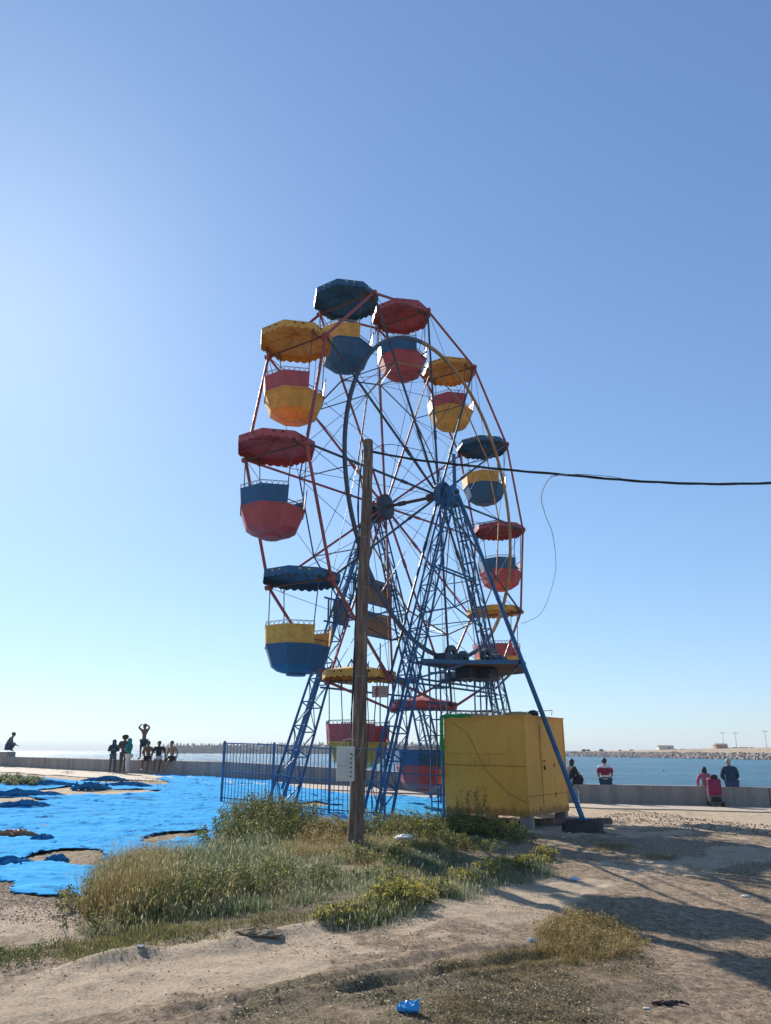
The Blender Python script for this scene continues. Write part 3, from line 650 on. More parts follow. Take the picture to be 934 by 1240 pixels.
# ---------------------------------------------------------------- gondolas
def octa(ap, z, off=0):
    r = ap/math.cos(PI/8); return [Vector((r*math.cos(PI/8+k*PI/4+off), r*math.sin(PI/8+k*PI/4+off), z)) for k in range(8)]
AX = 2.30   # axle height above tub base
def build_gondola(cmain, cback):
    mm = M[cmain]; mbk = M[cback]; parts = []
    b = MB()   # canopy
    o1 = octa(.955, AX+.21); cen = Vector((0, 0, AX+.40)); o0 = octa(.935, AX+.185)
    V = o1+[cen]; b.add(V, [(k, (k+1) % 8, 8) for k in range(8)])
    V = o0+[Vector((0, 0, AX+.36))]; b.add(V, [((k+1) % 8, k, 8) for k in range(8)])
    for k in range(8):
        A_, B_ = o1[k], o1[(k+1) % 8]; C_, D_ = o0[k], o0[(k+1) % 8]; ns = 24; top = []; bot = []; itop = []; ibot = []
        for i in range(ns+1):
            t = i/ns; dz = .13+.05*abs(math.sin(t*PI*4)); top.append(A_.lerp(B_, t)); bot.append(A_.lerp(B_, t)*1.0+Vector((0, 0, -dz-.03))); itop.append(C_.lerp(D_, t)); ibot.append(C_.lerp(D_, t)+Vector((0, 0, -dz)))
        q1 = top+bot; b.add(q1, [(i, i+ns+1, i+ns+2, i+1) for i in range(ns)]); q2 = itop+ibot; b.add(q2, [(i+1, i+ns+2, i+ns+1, i) for i in range(ns)])
        q3 = bot+ibot; b.add(q3, [(i, i+ns+1, i+ns+2, i+1) for i in range(ns)])
        b.mi = 1
        nrm = ((A_+B_)/2).xy.normalized()
        for t in (.36, .64):
            p = A_.lerp(B_, t); p = Vector((p.x+nrm.x*.006, p.y+nrm.y*.006, p.z-.06)); tt = (B_-A_).normalized()*.032
            b.add([p-tt+Vector((0, 0, -.022)), p+tt+Vector((0, 0, -.022)), p+tt+Vector((0, 0, .022)), p-tt+Vector((0, 0, .022))], [(0, 1, 2, 3)])
        b.mi = 0
    for k in range(8):
        b.tube([o0[k]*.97+Vector((0, 0, -.0)), Vector((0, 0, AX+.34))], .012, 5)
    parts.append(('canopy', b, [mm, M['bulbdark'] if cmain != 'blue' else M['bulbpale']], False))
    b = MB()   # tub
    outer = [octa(.20, .03), octa(.33, .05), octa(.46, .09), octa(.61, .20), octa(.775, .66)]
    inner = [octa(.75, .67), octa(.585, .23), octa(.42, .13)]
    b.rings([[tuple(p) for p in r] for r in outer+inner], True, True)
    b.rings([[(.24*math.cos(2*PI*j/16), .24*math.sin(2*PI*j/16), z) for j in range(16)] for z in (-.01, .06)])
    b.rings([[tuple(p) for p in octa(.787, .645)], [tuple(p) for p in octa(.787, .685)], [tuple(p) for p in octa(.735, .685)], [tuple(p) for p in octa(.735, .645)]], False, False)
    parts.append(('tub', b, [mm], False))
    for s_ in (-1, 1):   # backrests on +-x
        b = MB(); oo = octa(.78, .686); ot = octa(.815, 1.13); ii = octa(.755, .686); it = octa(.79, 1.13)
        ks = [3, 4, 5, 2] if s_ < 0 else [7, 0, 1, 6]
        ks = sorted(ks, key=lambda k: ((math.atan2(oo[k].y, oo[k].x)-(PI if s_ < 0 else 0)+PI) % (2*PI)))
        for a, c in zip(ks[:-1], ks[1:]):
            b.add([oo[a], oo[c], ot[c], ot[a], ii[a], ii[c], it[c], it[a]], [(0, 1, 2, 3), (5, 4, 7, 6), (3, 2, 6, 7), (0, 4, 5, 1), (0, 3, 7, 4), (1, 5, 6, 2)])
        bo = ('backrest', b, [mbk], False); parts.append(bo)
        b = MB()   # lace rail
        for a, c in zip(ks[:-1], ks[1:]):
            pa, pc = ot[a].copy(), ot[c].copy(); b.tube([pa+Vector((0, 0, .085)), pc+Vector((0, 0, .085))], .010, 5)
            for i in range(5):
                s0, s1 = pa.lerp(pc, i/5), pa.lerp(pc, (i+1)/5); b.tube([s0, s0.lerp(s1, .2)+Vector((0, 0, .06)), s0.lerp(s1, .5)+Vector((0, 0, .082)), s0.lerp(s1, .8)+Vector((0, 0, .06)), s1], .007, 4)
        parts.append(('lace_rail', b, [M['lace']], True))
        b = MB(); b.box((s_*.42, 0, .45), (.34, .62, .05)); parts.append(('seat', b, [mbk], False))
    for s_ in (-1, 1):   # hangers near/far
        b = MB()
        for x in (-.27, .27):
            y1 = s_*.70; b.tube([(x*1.15, y1, .60), (x, s_*.80, AX-.12), (x*.9, s_*.82, AX+.15)], .015, 6)
            pts = [(x*.9+.09*math.cos(a), s_*.82, AX-.02+.09*math.sin(a)) for a in np.linspace(0, 2*PI, 10)]; b.tube(pts, .010, 5)
        b.tube([(-.26, s_*.82, AX), (.26, s_*.82, AX)], .018, 6)
        b.tube([(-.31, s_*.74, .80), (.31, s_*.74, .80)], .014, 6)
        parts.append(('hanger', b, [M['rust']], True))
    b = MB(); b.tube([(0, 0, .1), (0, 0, .85)], .025, 8); b.rings([[(.22*math.cos(2*PI*j/16), .22*math.sin(2*PI*j/16), z) for j in range(16)] for z in (.85, .88)]); parts.append(('centre_wheel', b, [M['rust']], True))
    return [(n, p.build(n, m, None, sm)) for n, p, m, sm in parts]
SCH = [('blue', 'yellow'), ('red', 'blue'), ('yellow', 'red')]
protos = [build_gondola(*s_) for s_ in SCH]
GL = ['blue gondola with yellow backrest at the very top of the wheel', 'red gondola with blue backrest just right of the top of the wheel', 'yellow gondola with red backrest at upper right, below the red canopied one near the top', 'blue gondola with yellow backrest at right, just above hub height',
      'red gondola with blue backrest at the rightmost point of the wheel', 'yellow gondola with red backrest low on the right, behind the deck motor', 'blue gondola with yellow backrest behind the machinery deck and yellow booth', 'red gondola with blue backrest hanging lowest, left of the yellow booth',
      'yellow gondola with red backrest low on the left, behind the wooden pole', 'blue gondola with yellow backrest at lower left, clear against the sky', 'red gondola with blue backrest at the leftmost point of the wheel', 'yellow gondola with red backrest at upper left, below the top blue one']
first = [True]*3
for k in range(12):
    s_ = k % 3; nm = ('blue', 'red', 'yellow')[s_]+'_gondola'
    c = nd(k+1, 0); c.y = 0; w = W(c.x, 0, c.z-AX)
    t_ = thing('gondola', GL[k], 'gondola', w, AZ, 'gondolas hanging from the ferris wheel'); t_.rotation_euler = (R(random.uniform(-1, 1)), R(random.uniform(-1.5, 1.5)), AZ)
    last = None
    for (n, o) in protos[s_]:
        oo = o if first[s_] else o.copy()
        if not first[s_]: COL.objects.link(oo)
        if n == 'lace_rail' and last is not None: oo.parent = last
        else: oo.parent = t_
        if n == 'backrest': last = oo
    first[s_] = False

# ---------------------------------------------------------------- yellow booth
C_ = Vector((3.47, 19.3)); L_ = Vector((1.58, 20.67)); u = (L_-C_); ul = u.length; u.normalize(); v = Vector((-u.y, u.x)); v = -v if v.y < 0 else v
vl = 2.38; bz = .08; bt = 2.39
ang = math.atan2(-u.y, -u.x)   # local x from L to C
bo = thing('ticket_booth', 'ochre yellow sheet metal booth on blocks beneath the wheel', 'booth', (L_.x, L_.y, bz-.3), ang)
H_ = bt-bz
b = MB()
V = [(0, 0, .3), (ul, 0, .3), (ul, vl, .3), (0, vl, .3), (0, 0, .3+H_), (ul, 0, .3+H_), (ul, vl, .3+H_), (0, vl, .3+H_)]
def panel(b, P, Q, nseg, amp, seed):   # slightly buckled sheet
    n1, n2 = 24, 24; V = []; P, Q = Vector(P), Vector(Q); d = (Q-P); nr = Vector((d.y, -d.x, 0)).normalized()
    for j in range(n2+1):
        for i in range(n1+1):
            s_, t = i/n1, j/n2; w = amp*math.sin(PI*s_)*math.sin(PI*t)*(math.sin(5*s_+seed)+math.sin(7*t+seed*2+3*s_))
            p = P+d*s_+Vector((0, 0, .3+H_*t))+nr*w; V.append(p)
    b.add(V, [(j*(n1+1)+i, j*(n1+1)+i+1, (j+1)*(n1+1)+i+1, (j+1)*(n1+1)+i) for j in range(n2) for i in range(n1)])
panel(b, (0, 0, 0), (ul, 0, 0), 20, .008, 1); panel(b, (ul, 0, 0), (ul, vl, 0), 20, .007, 2.2); panel(b, (ul, vl, 0), (0, vl, 0), 20, .006, 3); panel(b, (0, vl, 0), (0, 0, 0), 20, .006, 4)
b.add([(0, 0, .3), (ul, 0, .3), (ul, vl, .3), (0, vl, .3)], [(3, 2, 1, 0)])
w_ = b.build('wall', M['booth'], bo, True)
b = MB()
for (x, y) in ((0, 0), (ul, 0), (ul, vl), (0, vl)): b.tube([(x, y, .29), (x, y, .3+H_+.005)], .022, 6)
for z in (.3, .3+H_): 
    for a, c in (((0, 0), (ul, 0)), ((ul, 0), (ul, vl)), ((ul, vl), (0, vl)), ((0, vl), (0, 0))): b.beam((a[0], a[1], z), (c[0], c[1], z), .035, .04)
b.build('corner_trim', M['booth'], bo)
M['seam'] = plain('rusty_seam', (.14, .065, .02), .8)
b = MB()
zs = .3+H_*.50; b.tube([(.02, -.012, zs), (ul*.4, -.014, zs-.01), (ul-.02, -.012, zs-.02)], .006, 4)
b.tube([(.02, -.006, zs+.28), (ul-.5, -.008, zs+.26)], .0035, 4)
b.tube([(.25, -.012, .3+H_-.08), (.7, -.014, .3+H_-.38), (1.2, -.016, .3+H_*.45), (1.8, -.016, .3+H_*.22), (ul-.03, -.012, .3+H_*.13)], .005, 4)
b.tube([(.9, -.012, zs+.02), (.9, -.012, zs+.27)], .003, 4); b.tube([(1.3, -.012, zs+.02), (1.3, -.012, zs+.24)], .003, 4)
b.tube([(ul+.012, .04, .3+H_*.19), (ul+.012, vl-.03, .3+H_*.19)], .006, 4)
b.build('seam', M['seam'], bo)
b = MB()
d0, d1, z0, z1 = .85, 1.62, .42, .3+H_-.16
for a, c in (((d0, z0), (d0, z1)), ((d1, z0), (d1, z1)), ((d0, z1), (d1, z1))): b.beam((ul+.009, a[0], a[1]), (ul+.009, c[0], c[1]), .007, .008)
b.box((ul+.008, (d0+d1)/2, (z0+z1)/2), (.010, d1-d0-.03, z1-z0-.02)); dr = b.build('door', M['booth'], bo)
b = MB(); b.box((ul+.03, d0+.14, .3+H_*.47), (.03, .05, .10)); b.box((ul+.03, d0+.14, .3+H_*.54), (.02, .09, .03)); b.build('lock', M['bulbdark'], dr)
b = MB()
for z in (z0+.3, (z0+z1)/2, z1-.3): b.tube([(ul+.022, d1-.02, z-.05), (ul+.022, d1-.02, z+.05)], .014, 6)
b.build('hinge', M['rust'], dr)
b = MB(); b.mi = 0
b.rings([[(-.03, -.04, .3+H_+.02), (ul+.04, -.04, .3+H_+.02), (ul+.04, vl+.03, .3+H_+.02), (-.03, vl+.03, .3+H_+.02)], [(-.03, -.04, .3+H_+.045), (ul+.04, -.04, .3+H_+.045), (ul+.04, vl+.03, .3+H_+.045), (-.03, vl+.03, .3+H_+.045)]])
b.build('roof', M['booth'], bo)
# green rope/trim at the left edge
M['green'] = plain('green_netting', (.01, .30, .07), .7, .4, 30)
b = MB()
for k in range(8):
    pts = [(-.05+random.uniform(-.03, .02), -.05+random.uniform(-.02, .02), z) for z in np.linspace(1.1, .3+H_+.06, 9)]+[(x, -.03+random.uniform(-.02, .03), .3+H_+.07+random.uniform(-.03, .03)) for x in np.linspace(.06, .5+.05*k, 5)]
    b.tube(pts, .034, 6)
b2 = MB()
o = b.build('green_netting', M['green']); o.location = bo.location; o.rotation_euler = bo.rotation_euler; tag(o, 'bright green rope netting draped over the left corner of the yellow booth', 'netting')
# scrap on roof
b = MB()
for k in range(9):
    x = .35+k*.16; pts = [(x+.1*math.cos(a), 0.15, .3+H_+.13+.075*math.sin(a)) for a in np.linspace(0, 2*PI, 9)]; b.tube(pts, .010, 4)
b.tube([(.2, .15, .3+H_+.19), (1.9, .15, .3+H_+.2)], .012, 5); b.tube([(.2, .15, .3+H_+.06), (1.9, .15, .3+H_+.06)], .012, 5)
o = b.build('scroll_rail', M['lace']); o.location = bo.location; o.rotation_euler = bo.rotation_euler; tag(o, 'pale scrollwork rail lying on the booth roof at its left end', 'rail')
b = MB(); b.ico((1.95, .35, .3+H_+.05), .3, (1.4, .8, .35), 12, 7, .1); b.tube([(1.5, .2, .3+H_+.1), (2.4, 1.6, .3+H_+.22), (2.2, 2.0, .3+H_+.12)], .01, 5)
o = b.build('sandbag', plain('ochre_sack', (.42, .27, .12))); o.location = bo.location; o.rotation_euler = bo.rotation_euler; tag(o, 'slumped ochre sack lying on the middle of the booth roof', 'sack')
b = MB(); b.ico((ul-.1, .75, .3+H_+.1), .13, (1.2, 1, .8), 10, 6, .1); o = b.build('tyre_scrap', M['black']); o.location = bo.location; o.rotation_euler = bo.rotation_euler; tag(o, 'black rubber lump on the booth roof beside the blue strut', 'scrap')
for i, (x, y, lb) in enumerate([(ul-.12, .12, 'pale concrete block under the front corner of the yellow booth'), (ul-.12, vl-.2, 'concrete block under the rear right corner of the yellow booth'), (.15, .12, 'concrete block under the left front corner of the booth, in the weeds'), (.15, vl-.2, 'concrete block under the rear left corner of the booth')]):
    wv = bo.matrix_basis @ Vector((x, y, 0)); z0 = tz(wv.x, wv.y)-.04; b = MB(); b.box((0, 0, 0), (.3, .22, bz-z0-.012)); o = b.build('support_block', M['wall'], bevel=.015); o.location = (wv.x, wv.y, (bz+z0)/2-.004); o.rotation_euler = (0, 0, ang+.1); tag(o, lb, 'block', 'concrete blocks under the booth')
wv = bo.matrix_basis @ Vector((ul-.2, vl+.1, 0)); z0 = tz(wv.x, wv.y); b = MB(); b.box((0, 0, .08), (2.2, .18, .14)); o = b.build('timber_beam', M['wood'], bevel=.01); o.location = (wv.x, wv.y-.7, z0); o.rotation_euler = (0, 0, .1); tag(o, 'dark timber beam lying on the ground behind the booth, by the strut', 'beam')

# ---------------------------------------------------------------- fence
def fence(pts, name, label, bars=True, spacing=.125, h=1.52, rails=(.12, .55, 1.0)):
    root = thing(name, label, 'fence', (pts[0][0], pts[0][1], 0)); o0 = Vector((pts[0][0], pts[0][1], 0))
    for a, c in zip(pts[:-1], pts[1:]):
        a3 = Vector((a[0], a[1], tz(*a)))-o0; c3 = Vector((c[0], c[1], tz(*c)))-o0; l = (c3-a3).length
        for e in (a3, c3) if a is pts[-2] else (a3,):
            b = MB(); b.beam(e+Vector((0, 0, -.1)), e+Vector((0, 0, h+.06)), .06, .06); b.build('post', M['frame_blue'], root)
        b = MB()
        for r_ in (h,)+rails: b.beam(a3+Vector((0, 0, r_)), c3+Vector((0, 0, r_)), .03, .03)
        b.build('rail', M['frame_blue'], root)
        if bars:
            b = MB(); k = int(l/spacing)
            for i in range(1, k):
                p = a3.lerp(c3, i/k); b.tube([p+Vector((0, 0, .02)), p+Vector((random.uniform(-.008, .008), 0, h))], .010, 5)
            tag(b.build('bars', M['frame_blue'], root))
    return root
fence([(-4.42, 21.4), (-2.9, 20.3), (-1.36, 19.2), (-.1, 18.45)], 'metal_fence', 'blue barred metal fence in front of the wheel, left of and behind the wooden pole', rails=(.12, .78))
fence([(-.02, 18.4), (1.46, 19.9)], 'rail_fence', 'blue fence of plain horizontal rails between tower leg and yellow booth', bars=False, rails=(.55, 1.0))
# blue valve / tap post by booth left
b = MB(); c = G(534, 975); c.z = tz(c.x, c.y); b.tube([(0, 0, 0), (0, 0, .9)], .02, 6)
for k in range(6): a = k*PI/3; b.tube([(0, 0, .55), (.12*math.cos(a), .04, .55+.12*math.sin(a))], .02, 5)
b.box((0, 0, .75), (.12, .1, .12)); o = b.build('valve_post', M['machine']); o.location = c; tag(o, 'dark blue valve post standing at the left side of the booth', 'post')

# ---------------------------------------------------------------- utility pole with meter box, cables
pb = G(430, 1030); PY = pb.y; pb.z = tz(pb.x, pb.y)
ptop = at(446, 533, PY)
po = thing('utility_pole', 'weathered leaning wooden utility pole rising from the grass in front of the wheel', 'utility pole', pb)
dd = ptop-pb; b = MB(); pts = []; k = 24
for i in range(k+1):
    t = i/k; pts.append(dd*t+Vector((.012*math.sin(t*9), .01*math.sin(t*7+1), 0)))
pts[0] = dd*-.03
b.tube(pts, [.136-.045*i/k+.004*math.sin(i*2.3) for i in range(k+1)], 16); b.build('shaft', M['wood'], po, True)
b = MB()
for t in (.22, .385, .60, .73, .94):
    c = dd*t; r = .138-.045*t+.004; b.tube([(c.x+r*math.cos(a), c.y+r*math.sin(a), c.z+.01*math.sin(a)) for a in np.linspace(0, 2*PI, 17)], .006, 5)
b.build('wire_band', M['galv'], po)
b = MB(); rr = random.Random(3)
for j in range(2):
    pts = []
    for i in range(26):
        t = .97-.80*i/25; c = dd*t; r = .153-.05*t
        pts.append((c.x-r*.95+rr.uniform(-.012, .008)-(.05*math.sin(i*.4)**2 if i < 12 else 0), c.y-r*.35-.01*j, c.z))
    b.tube(pts, .013, 6)
pts = [(dd*t+Vector((.16-.04*t+.02*math.sin(t*30), -.06, 0))) for t in np.linspace(.15, .42, 12)]; b.tube(pts, .008, 5)
b.build('pole_cable', M['black'], po, True)
# meter box
mb = at(419, 925, PY-.16); mz = thing('meter_box', 'off white electric meter box strapped to the wooden pole at chest height', 'meter box', mb)
bw, bh, bd = .30, .56, .16
M['boxwhite'] = paint('box_off_white', (.66, .63, .55), .05, .5, .8)
b = MB(); b.box((0, 0, 0), (bw, bd, bh)); c1 = b.build('case', M['boxwhite'], mz, bevel=.012)
b = MB(); b.box((-.055, -bd/2-.008, .12), (.17, .016, .28)); b.build('door', M['boxwhite'], mz, bevel=.004)
b = MB(); b.box((-.055, -bd/2-.006, -.14), (.17, .012, .2)); b.build('door', M['boxwhite'], mz, bevel=.004)
b = MB()
for z in np.linspace(-.2, .16, 6): b.box((.10, -bd/2-.006, z), (.022, .012, .028))
b.build('terminals', M['bulbdark'], mz)
b = MB(); b.tube([(-.1, 0, bh/2), (-.06, 0, bh/2+.1), (.05, 0, bh/2+.13), (.2, 0, bh/2+.1)], .009, 6); b.tube([(.12, -.09, .16), (.2, -.1, .1), (.26, -.05, .2), (.3, -.02, .5)], .008, 5); b.build('lead_wire', M['galv'], mz, True)
mz.rotation_euler = (0, 0, R(-6))

# thick twisted cable going right
def on_plane(px, py, P, Q):
    P2 = P.xy; d = (Q.xy-P2); nr = Vector((-d.y, d.x)); r = ray(px, py); t = (P2.dot(nr))/(r.x*nr.x+r.y*nr.y)
    return Vector((r.x*t, r.y*t, CAMZ+r.z*t))
P0 = Vector((ptop.x+.08, PY, 0)); Q0 = Vector((16, PY-2.5, 0))
cp = [on_plane(px, py, P0, Q0) for px, py in ((451, 547), (500, 556), (560, 563), (620, 569.5), (690, 575.5), (740, 580), (790, 583.5), (860, 586), (934, 585), (1020, 581))]
last = cp[-1]; dv = (cp[-1]-cp[-2]).normalized(); 
for i in range(1, 8): last = last+Vector((dv.x*1.6, dv.y*1.6, dv.z*1.6+.05*i)); cp.append(last.copy())
def resample(pts, step):
    out = []; 
    for i in range(len(pts)-1):
        p0, p1, p2, p3 = pts[max(0, i-1)], pts[i], pts[i+1], pts[min(len(pts)-1, i+2)]; k = max(2, int((p2-p1).length/step))
        for j in range(k):
            t = j/k; out.append(.5*((2*p1)+(p2-p0)*t+(2*p0-5*p1+4*p2-p3)*t*t+(3*p1-p0-3*p2+p3)*t**3))
    return out+[pts[-1]]
cl = resample(cp, .06); cab = MB()
for s_ in range(3):
    pts = []
    for i, p in enumerate(cl):
        amp = .011+.006*math.sin(i*.05+s_)**2; a = i*.19+s_*2.1; pts.append(p+Vector((0, math.cos(a)*amp, math.sin(a)*amp)))
    cab.tube(pts, .0115, 6)
o = cab.build('power_cable', M['black'], None, True); tag(o, 'thick twisted black cable running from the pole top to the right edge', 'cable')
b = MB(); hw = [cp[4]+Vector((-.05, 0, -.02)), cp[4]+Vector((.12, 0, .02)), cp[5]+Vector((0, 0, .05)), cp[5]+Vector((.25, 0, -.01))]; b.tube(resample(hw, .08), .006, 5)
tag(b.build('wire_offcut', M['galv'], None, True), 'short loose wire end sticking up from the twisted cable', 'wire')
b = MB(); dep = [PY-.5, PY, PY+1, PY+2.5, PY+5, PY+8, PY+10.5, 25.5, 26.8, 27.3]
wp = [at(px, py, d) for (px, py), d in zip(((690, 575), (668, 577), (656, 600), (660, 622), (670, 650), (673, 690), (664, 725), (654, 744), (640, 752), (631, 755)), dep)]
wp[0] = cp[4].copy(); wp[1] = at(668, 577, cp[4].y+.1); b.tube(resample(wp, .25), .009, 5)
tag(b.build('hanging_wire', M['galv'], None, True), 'thin loose wire looping down from the cable to the rim of the wheel', 'wire')
b = MB(); q0 = ptop+Vector((.06, -.05, -.25)); e0 = cp[1]+Vector((.4, 0, .12)); b.tube(resample([q0, q0+Vector((.35, -.05, .12)), e0], .1), .007, 5)
tag(b.build('tie_wire', M['black'], None, True), 'short thin black tie wire at the top of the wooden pole', 'wire')

# ---------------------------------------------------------------- people
def skin_mesh(joints, edges, radii, sub=1):
    me = bpy.data.meshes.new('t'); names = list(joints); ix = {n: i for i, n in enumerate(names)}
    me.from_pydata([joints[n] for n in names], [(ix[a], ix[b]) for a, b in edges], [])
    o = bpy.data.objects.new('t', me); COL.objects.link(o); m = o.modifiers.new('s', 'SKIN'); m.branch_smoothing = .6
    for i, n in enumerate(names):
        r = radii[n]; me.skin_vertices[0].data[i].radius = r if isinstance(r, tuple) else (r, r); me.skin_vertices[0].data[i].use_root = (i == 0)
    sb = o.modifiers.new('d', 'SUBSURF'); sb.levels = sub; sb.render_levels = sub
    dg = bpy.context.evaluated_depsgraph_get(); ev = o.evaluated_get(dg); nm = ev.to_mesh()
    V = [tuple(v.co) for v in nm.vertices]; Fs = [tuple(p.vertices) for p in nm.polygons]; ev.to_mesh_clear()
    bpy.data.objects.remove(o); bpy.data.meshes.remove(me); return V, Fs
SKINS = {'tan': plain('skin_tan', (.30, .16, .10), .6, .1), 'brown': plain('skin_brown', (.17, .085, .05), .6, .1), 'light': plain('skin_light', (.42, .26, .18), .6, .1)}
M['hair'] = plain('dark_hair', (.018, .014, .012), .6); M['greyhair'] = plain('grey_hair', (.35, .33, .31), .8); M['eye'] = plain('eye_dark', (.02, .02, .02), .3)
CL = {n: plain('cloth_'+n, c, .85, .15, 8) for n, c in dict(navy=(.02, .05, .09), black=(.018, .02, .028), teal=(.01, .20, .20), white=(.62, .60, .57), brown=(.10, .07, .06), grey=(.10, .11, .13), magenta=(.20, .02, .08), pink=(.35, .11, .17), denim=(.04, .07, .13), cream=(.5, .42, .35), maroon=(.22, .02, .05)).items()}
def person(label, loc, face, H=1.70, pose='stand', arms='down', skin='tan', top='navy', bottom='denim', hair='short', haircol='hair', sleeve='long', legs='long', lean=0, turn=0, group=None, hood=False, stripes=False, skirt=False, bulk=1.0):
    s = H/1.70; J = {}
    if pose == 'stand':
        hip = .90; J['pelvis'] = (0, 0, hip); J['spine'] = (0, .01+lean*.3, 1.12); J['chest'] = (0, .01+lean*.6, 1.32); J['neck'] = (0, .02+lean, 1.43); J['head'] = (0, .04+lean*1.1, 1.535); J['crown'] = (0, .03+lean*1.1, 1.63)
        for g, x in (('L', -1), ('R', 1)):
            sp_ = .05 if x > 0 else 0
            J['hip'+g] = (x*.09, 0, .86); J['knee'+g] = (x*.10, .03+sp_, .47); J['ankle'+g] = (x*.11, -.02+sp_, .085); J['toe'+g] = (x*.13, .15+sp_, .03)
    elif pose == 'sit':      # seat surface at z=0, legs hang forward (y+)
        J['pelvis'] = (0, 0, .10); J['spine'] = (0, .0+lean*.3, .32); J['chest'] = (0, .03+lean*.7, .52); J['neck'] = (0, .06+lean, .63); J['head'] = (0, .09+lean*1.15, .73); J['crown'] = (0, .09+lean*1.15, .825)
        for g, x in (('L', -1), ('R', 1)):
            k_ = .06 if x > 0 else 0
            J['hip'+g] = (x*.09, .03, .085); J['knee'+g] = (x*.13, .40, -.02); J['ankle'+g] = (x*.12, .50-k_*2, -.43+k_*.3); J['toe'+g] = (x*.14, .66-k_*2, -.50+k_*.3)
    else:                    # squat, feet at z=0
        J['pelvis'] = (0, -.10, .26); J['spine'] = (0, -.08, .46); J['chest'] = (0, .02, .65); J['neck'] = (0, .09, .78); J['head'] = (0, .13, .88); J['crown'] = (0, .13, .975)
        for g, x in (('L', -1), ('R', 1)):
            J['hip'+g] = (x*.10, -.06, .25); J['knee'+g] = (x*.17, .26, .46); J['ankle'+g] = (x*.14, .08, .08); J['toe'+g] = (x*.16, .24, .03)
    ch = Vector(J['chest']); nk = Vector(J['neck'])
    for g, x in (('L', -1), ('R', 1)):
        sh = ch+Vector((x*.18, 0, .055)); J['sh'+g] = sh
        if arms == 'up': el, wr, hd = sh+Vector((x*.17, .06, .13)), sh+Vector((x*-.02, .10, .27)), sh+Vector((x*-.08, .12, .28))
        elif arms == 'lap': el, wr, hd = sh+Vector((x*.06, .08, -.27)), sh+Vector((x*-.03, .30, -.36)), sh+Vector((x*-.07, .37, -.37))
        elif arms == 'prop': el, wr, hd = sh+Vector((x*.12, -.06, -.26)), sh+Vector((x*.13, .02, -.46)), sh+Vector((x*.14, .06, -.51))
        elif arms == 'fold': el, wr, hd = sh+Vector((x*.07, .05, -.26)), sh+Vector((x*-.10, .19, -.20)), sh+Vector((x*-.17, .19, -.18))
        elif arms == 'knee': el, wr, hd = sh+Vector((x*.04, .16, -.20)), sh+Vector((x*-.06, .33, -.27)), sh+Vector((x*-.10, .40, -.28))
        else: el, wr, hd = sh+Vector((x*.06, -.02, -.29)), sh+Vector((x*.07, .05, -.53)), sh+Vector((x*.07, .07, -.60))
        J['el'+g], J['wr'+g], J['hd'+g] = el, wr, hd
    Rd = dict(pelvis=(.135, .10), spine=(.118, .085), chest=(.155, .11), neck=(.058, .06), head=(.075, .088), crown=(.06, .075))
    for g in 'LR': Rd.update({'hip'+g: .088, 'knee'+g: .056, 'ankle'+g: .037, 'toe'+g: (.042, .026), 'sh'+g: .070, 'el'+g: .048, 'wr'+g: .027, 'hd'+g: (.036, .02)})
    for k_ in ('pelvis', 'spine', 'chest'): Rd[k_] = tuple(q_*bulk for q_ in Rd[k_])
    J = {k_: Vector(v_) for k_, v_ in J.items()}
    E_ = [('pelvis', 'spine'), ('spine', 'chest'), ('chest', 'neck'), ('neck', 'head'), ('head', 'crown')]
    for g in 'LR': E_ += [('pelvis', 'hip'+g), ('hip'+g, 'knee'+g), ('knee'+g, 'ankle'+g), ('ankle'+g, 'toe'+g), ('chest', 'sh'+g), ('sh'+g, 'el'+g), ('el'+g, 'wr'+g), ('wr'+g, 'hd'+g)]
    root = thing('person', label, 'person', loc, face, group); root.scale = (s, s, s)
    V, Fs = skin_mesh(J, E_, Rd, 2); b = MB(); b.add(V, Fs)
    hc = J['head']; b.ico(hc+Vector((0, .005, .03)), .088, (.86, 1.05, 1.25), 12, 9)
    b.tube([hc+Vector((0, .085, .045)), hc+Vector((0, .112, .012)), hc+Vector((0, .088, .005))], [.008, .014, .008], 6)   # nose
    for x in (-1, 1): b.ico(hc+Vector((x*.08, .0, .02)), .022, (.4, .8, 1.3), 6, 5)                                    # ears
    for g in 'LR':   # fingers and thumb
        w = J['wr'+g]; h = J['hd'+g]; d = (h-w).normalized(); side = d.cross(Vector((0, 0, 1)))
        side = side.normalized() if side.length > .1 else Vector((1, 0, 0)); cu = d.cross(side)
        for i, (o_, ln) in enumerate(((-.024, .062), (-.008, .074), (.008, .070), (.024, .055))):
            p = h+side*o_; b.tube([p, p+d*ln*.5, p+d*ln*.85+cu*.02, p+d*ln+cu*.035], [.009, .008, .0075, .006], 5)
        p = w.lerp(h, .5)+side*.022; b.tube([p, p+side*.03+d*.03, p+side*.035+d*.06], [.011, .009, .007], 5)
    o = b.build('body', SKINS[skin], root, True)
    b = MB()
    for x in (-1, 1): b.ico(hc+Vector((x*.032, .086, .045)), .011, (1.2, .5, .7), 6, 5)
    b.box(hc+Vector((0, .088, -.025)), (.045, .006, .007)); b.build('eyes', M['eye'], o)
    # hair
    b = MB()
    if hood: b.ico(hc+Vector((0, -.012, .035)), .115, (.95, 1.02, 1.2), 12, 8, .03); b.ico(nk+Vector((0, -.02, .02)), .1, (1.2, 1, .7), 10, 6)
    else: b.ico(hc+Vector((0, -.022, .062)), .10, (.94, 1.0, 1.02) if hair != 'big' else (1.5, 1.3, 1.25), 12, 8, .04)
    if hair == 'long': b.rings([[tuple(hc+Vector((.10*math.cos(a)*w_, -.05+.06*math.sin(a)*w_, z))) for a in np.linspace(0, 2*PI, 10)[:-1]] for z, w_ in ((-.32, .7), (-.15, 1.1), (.02, 1.05), (.09, .8))])
    b.build('hood' if hood else 'hair', CL[top] if hood and top else M[haircol], root, True)
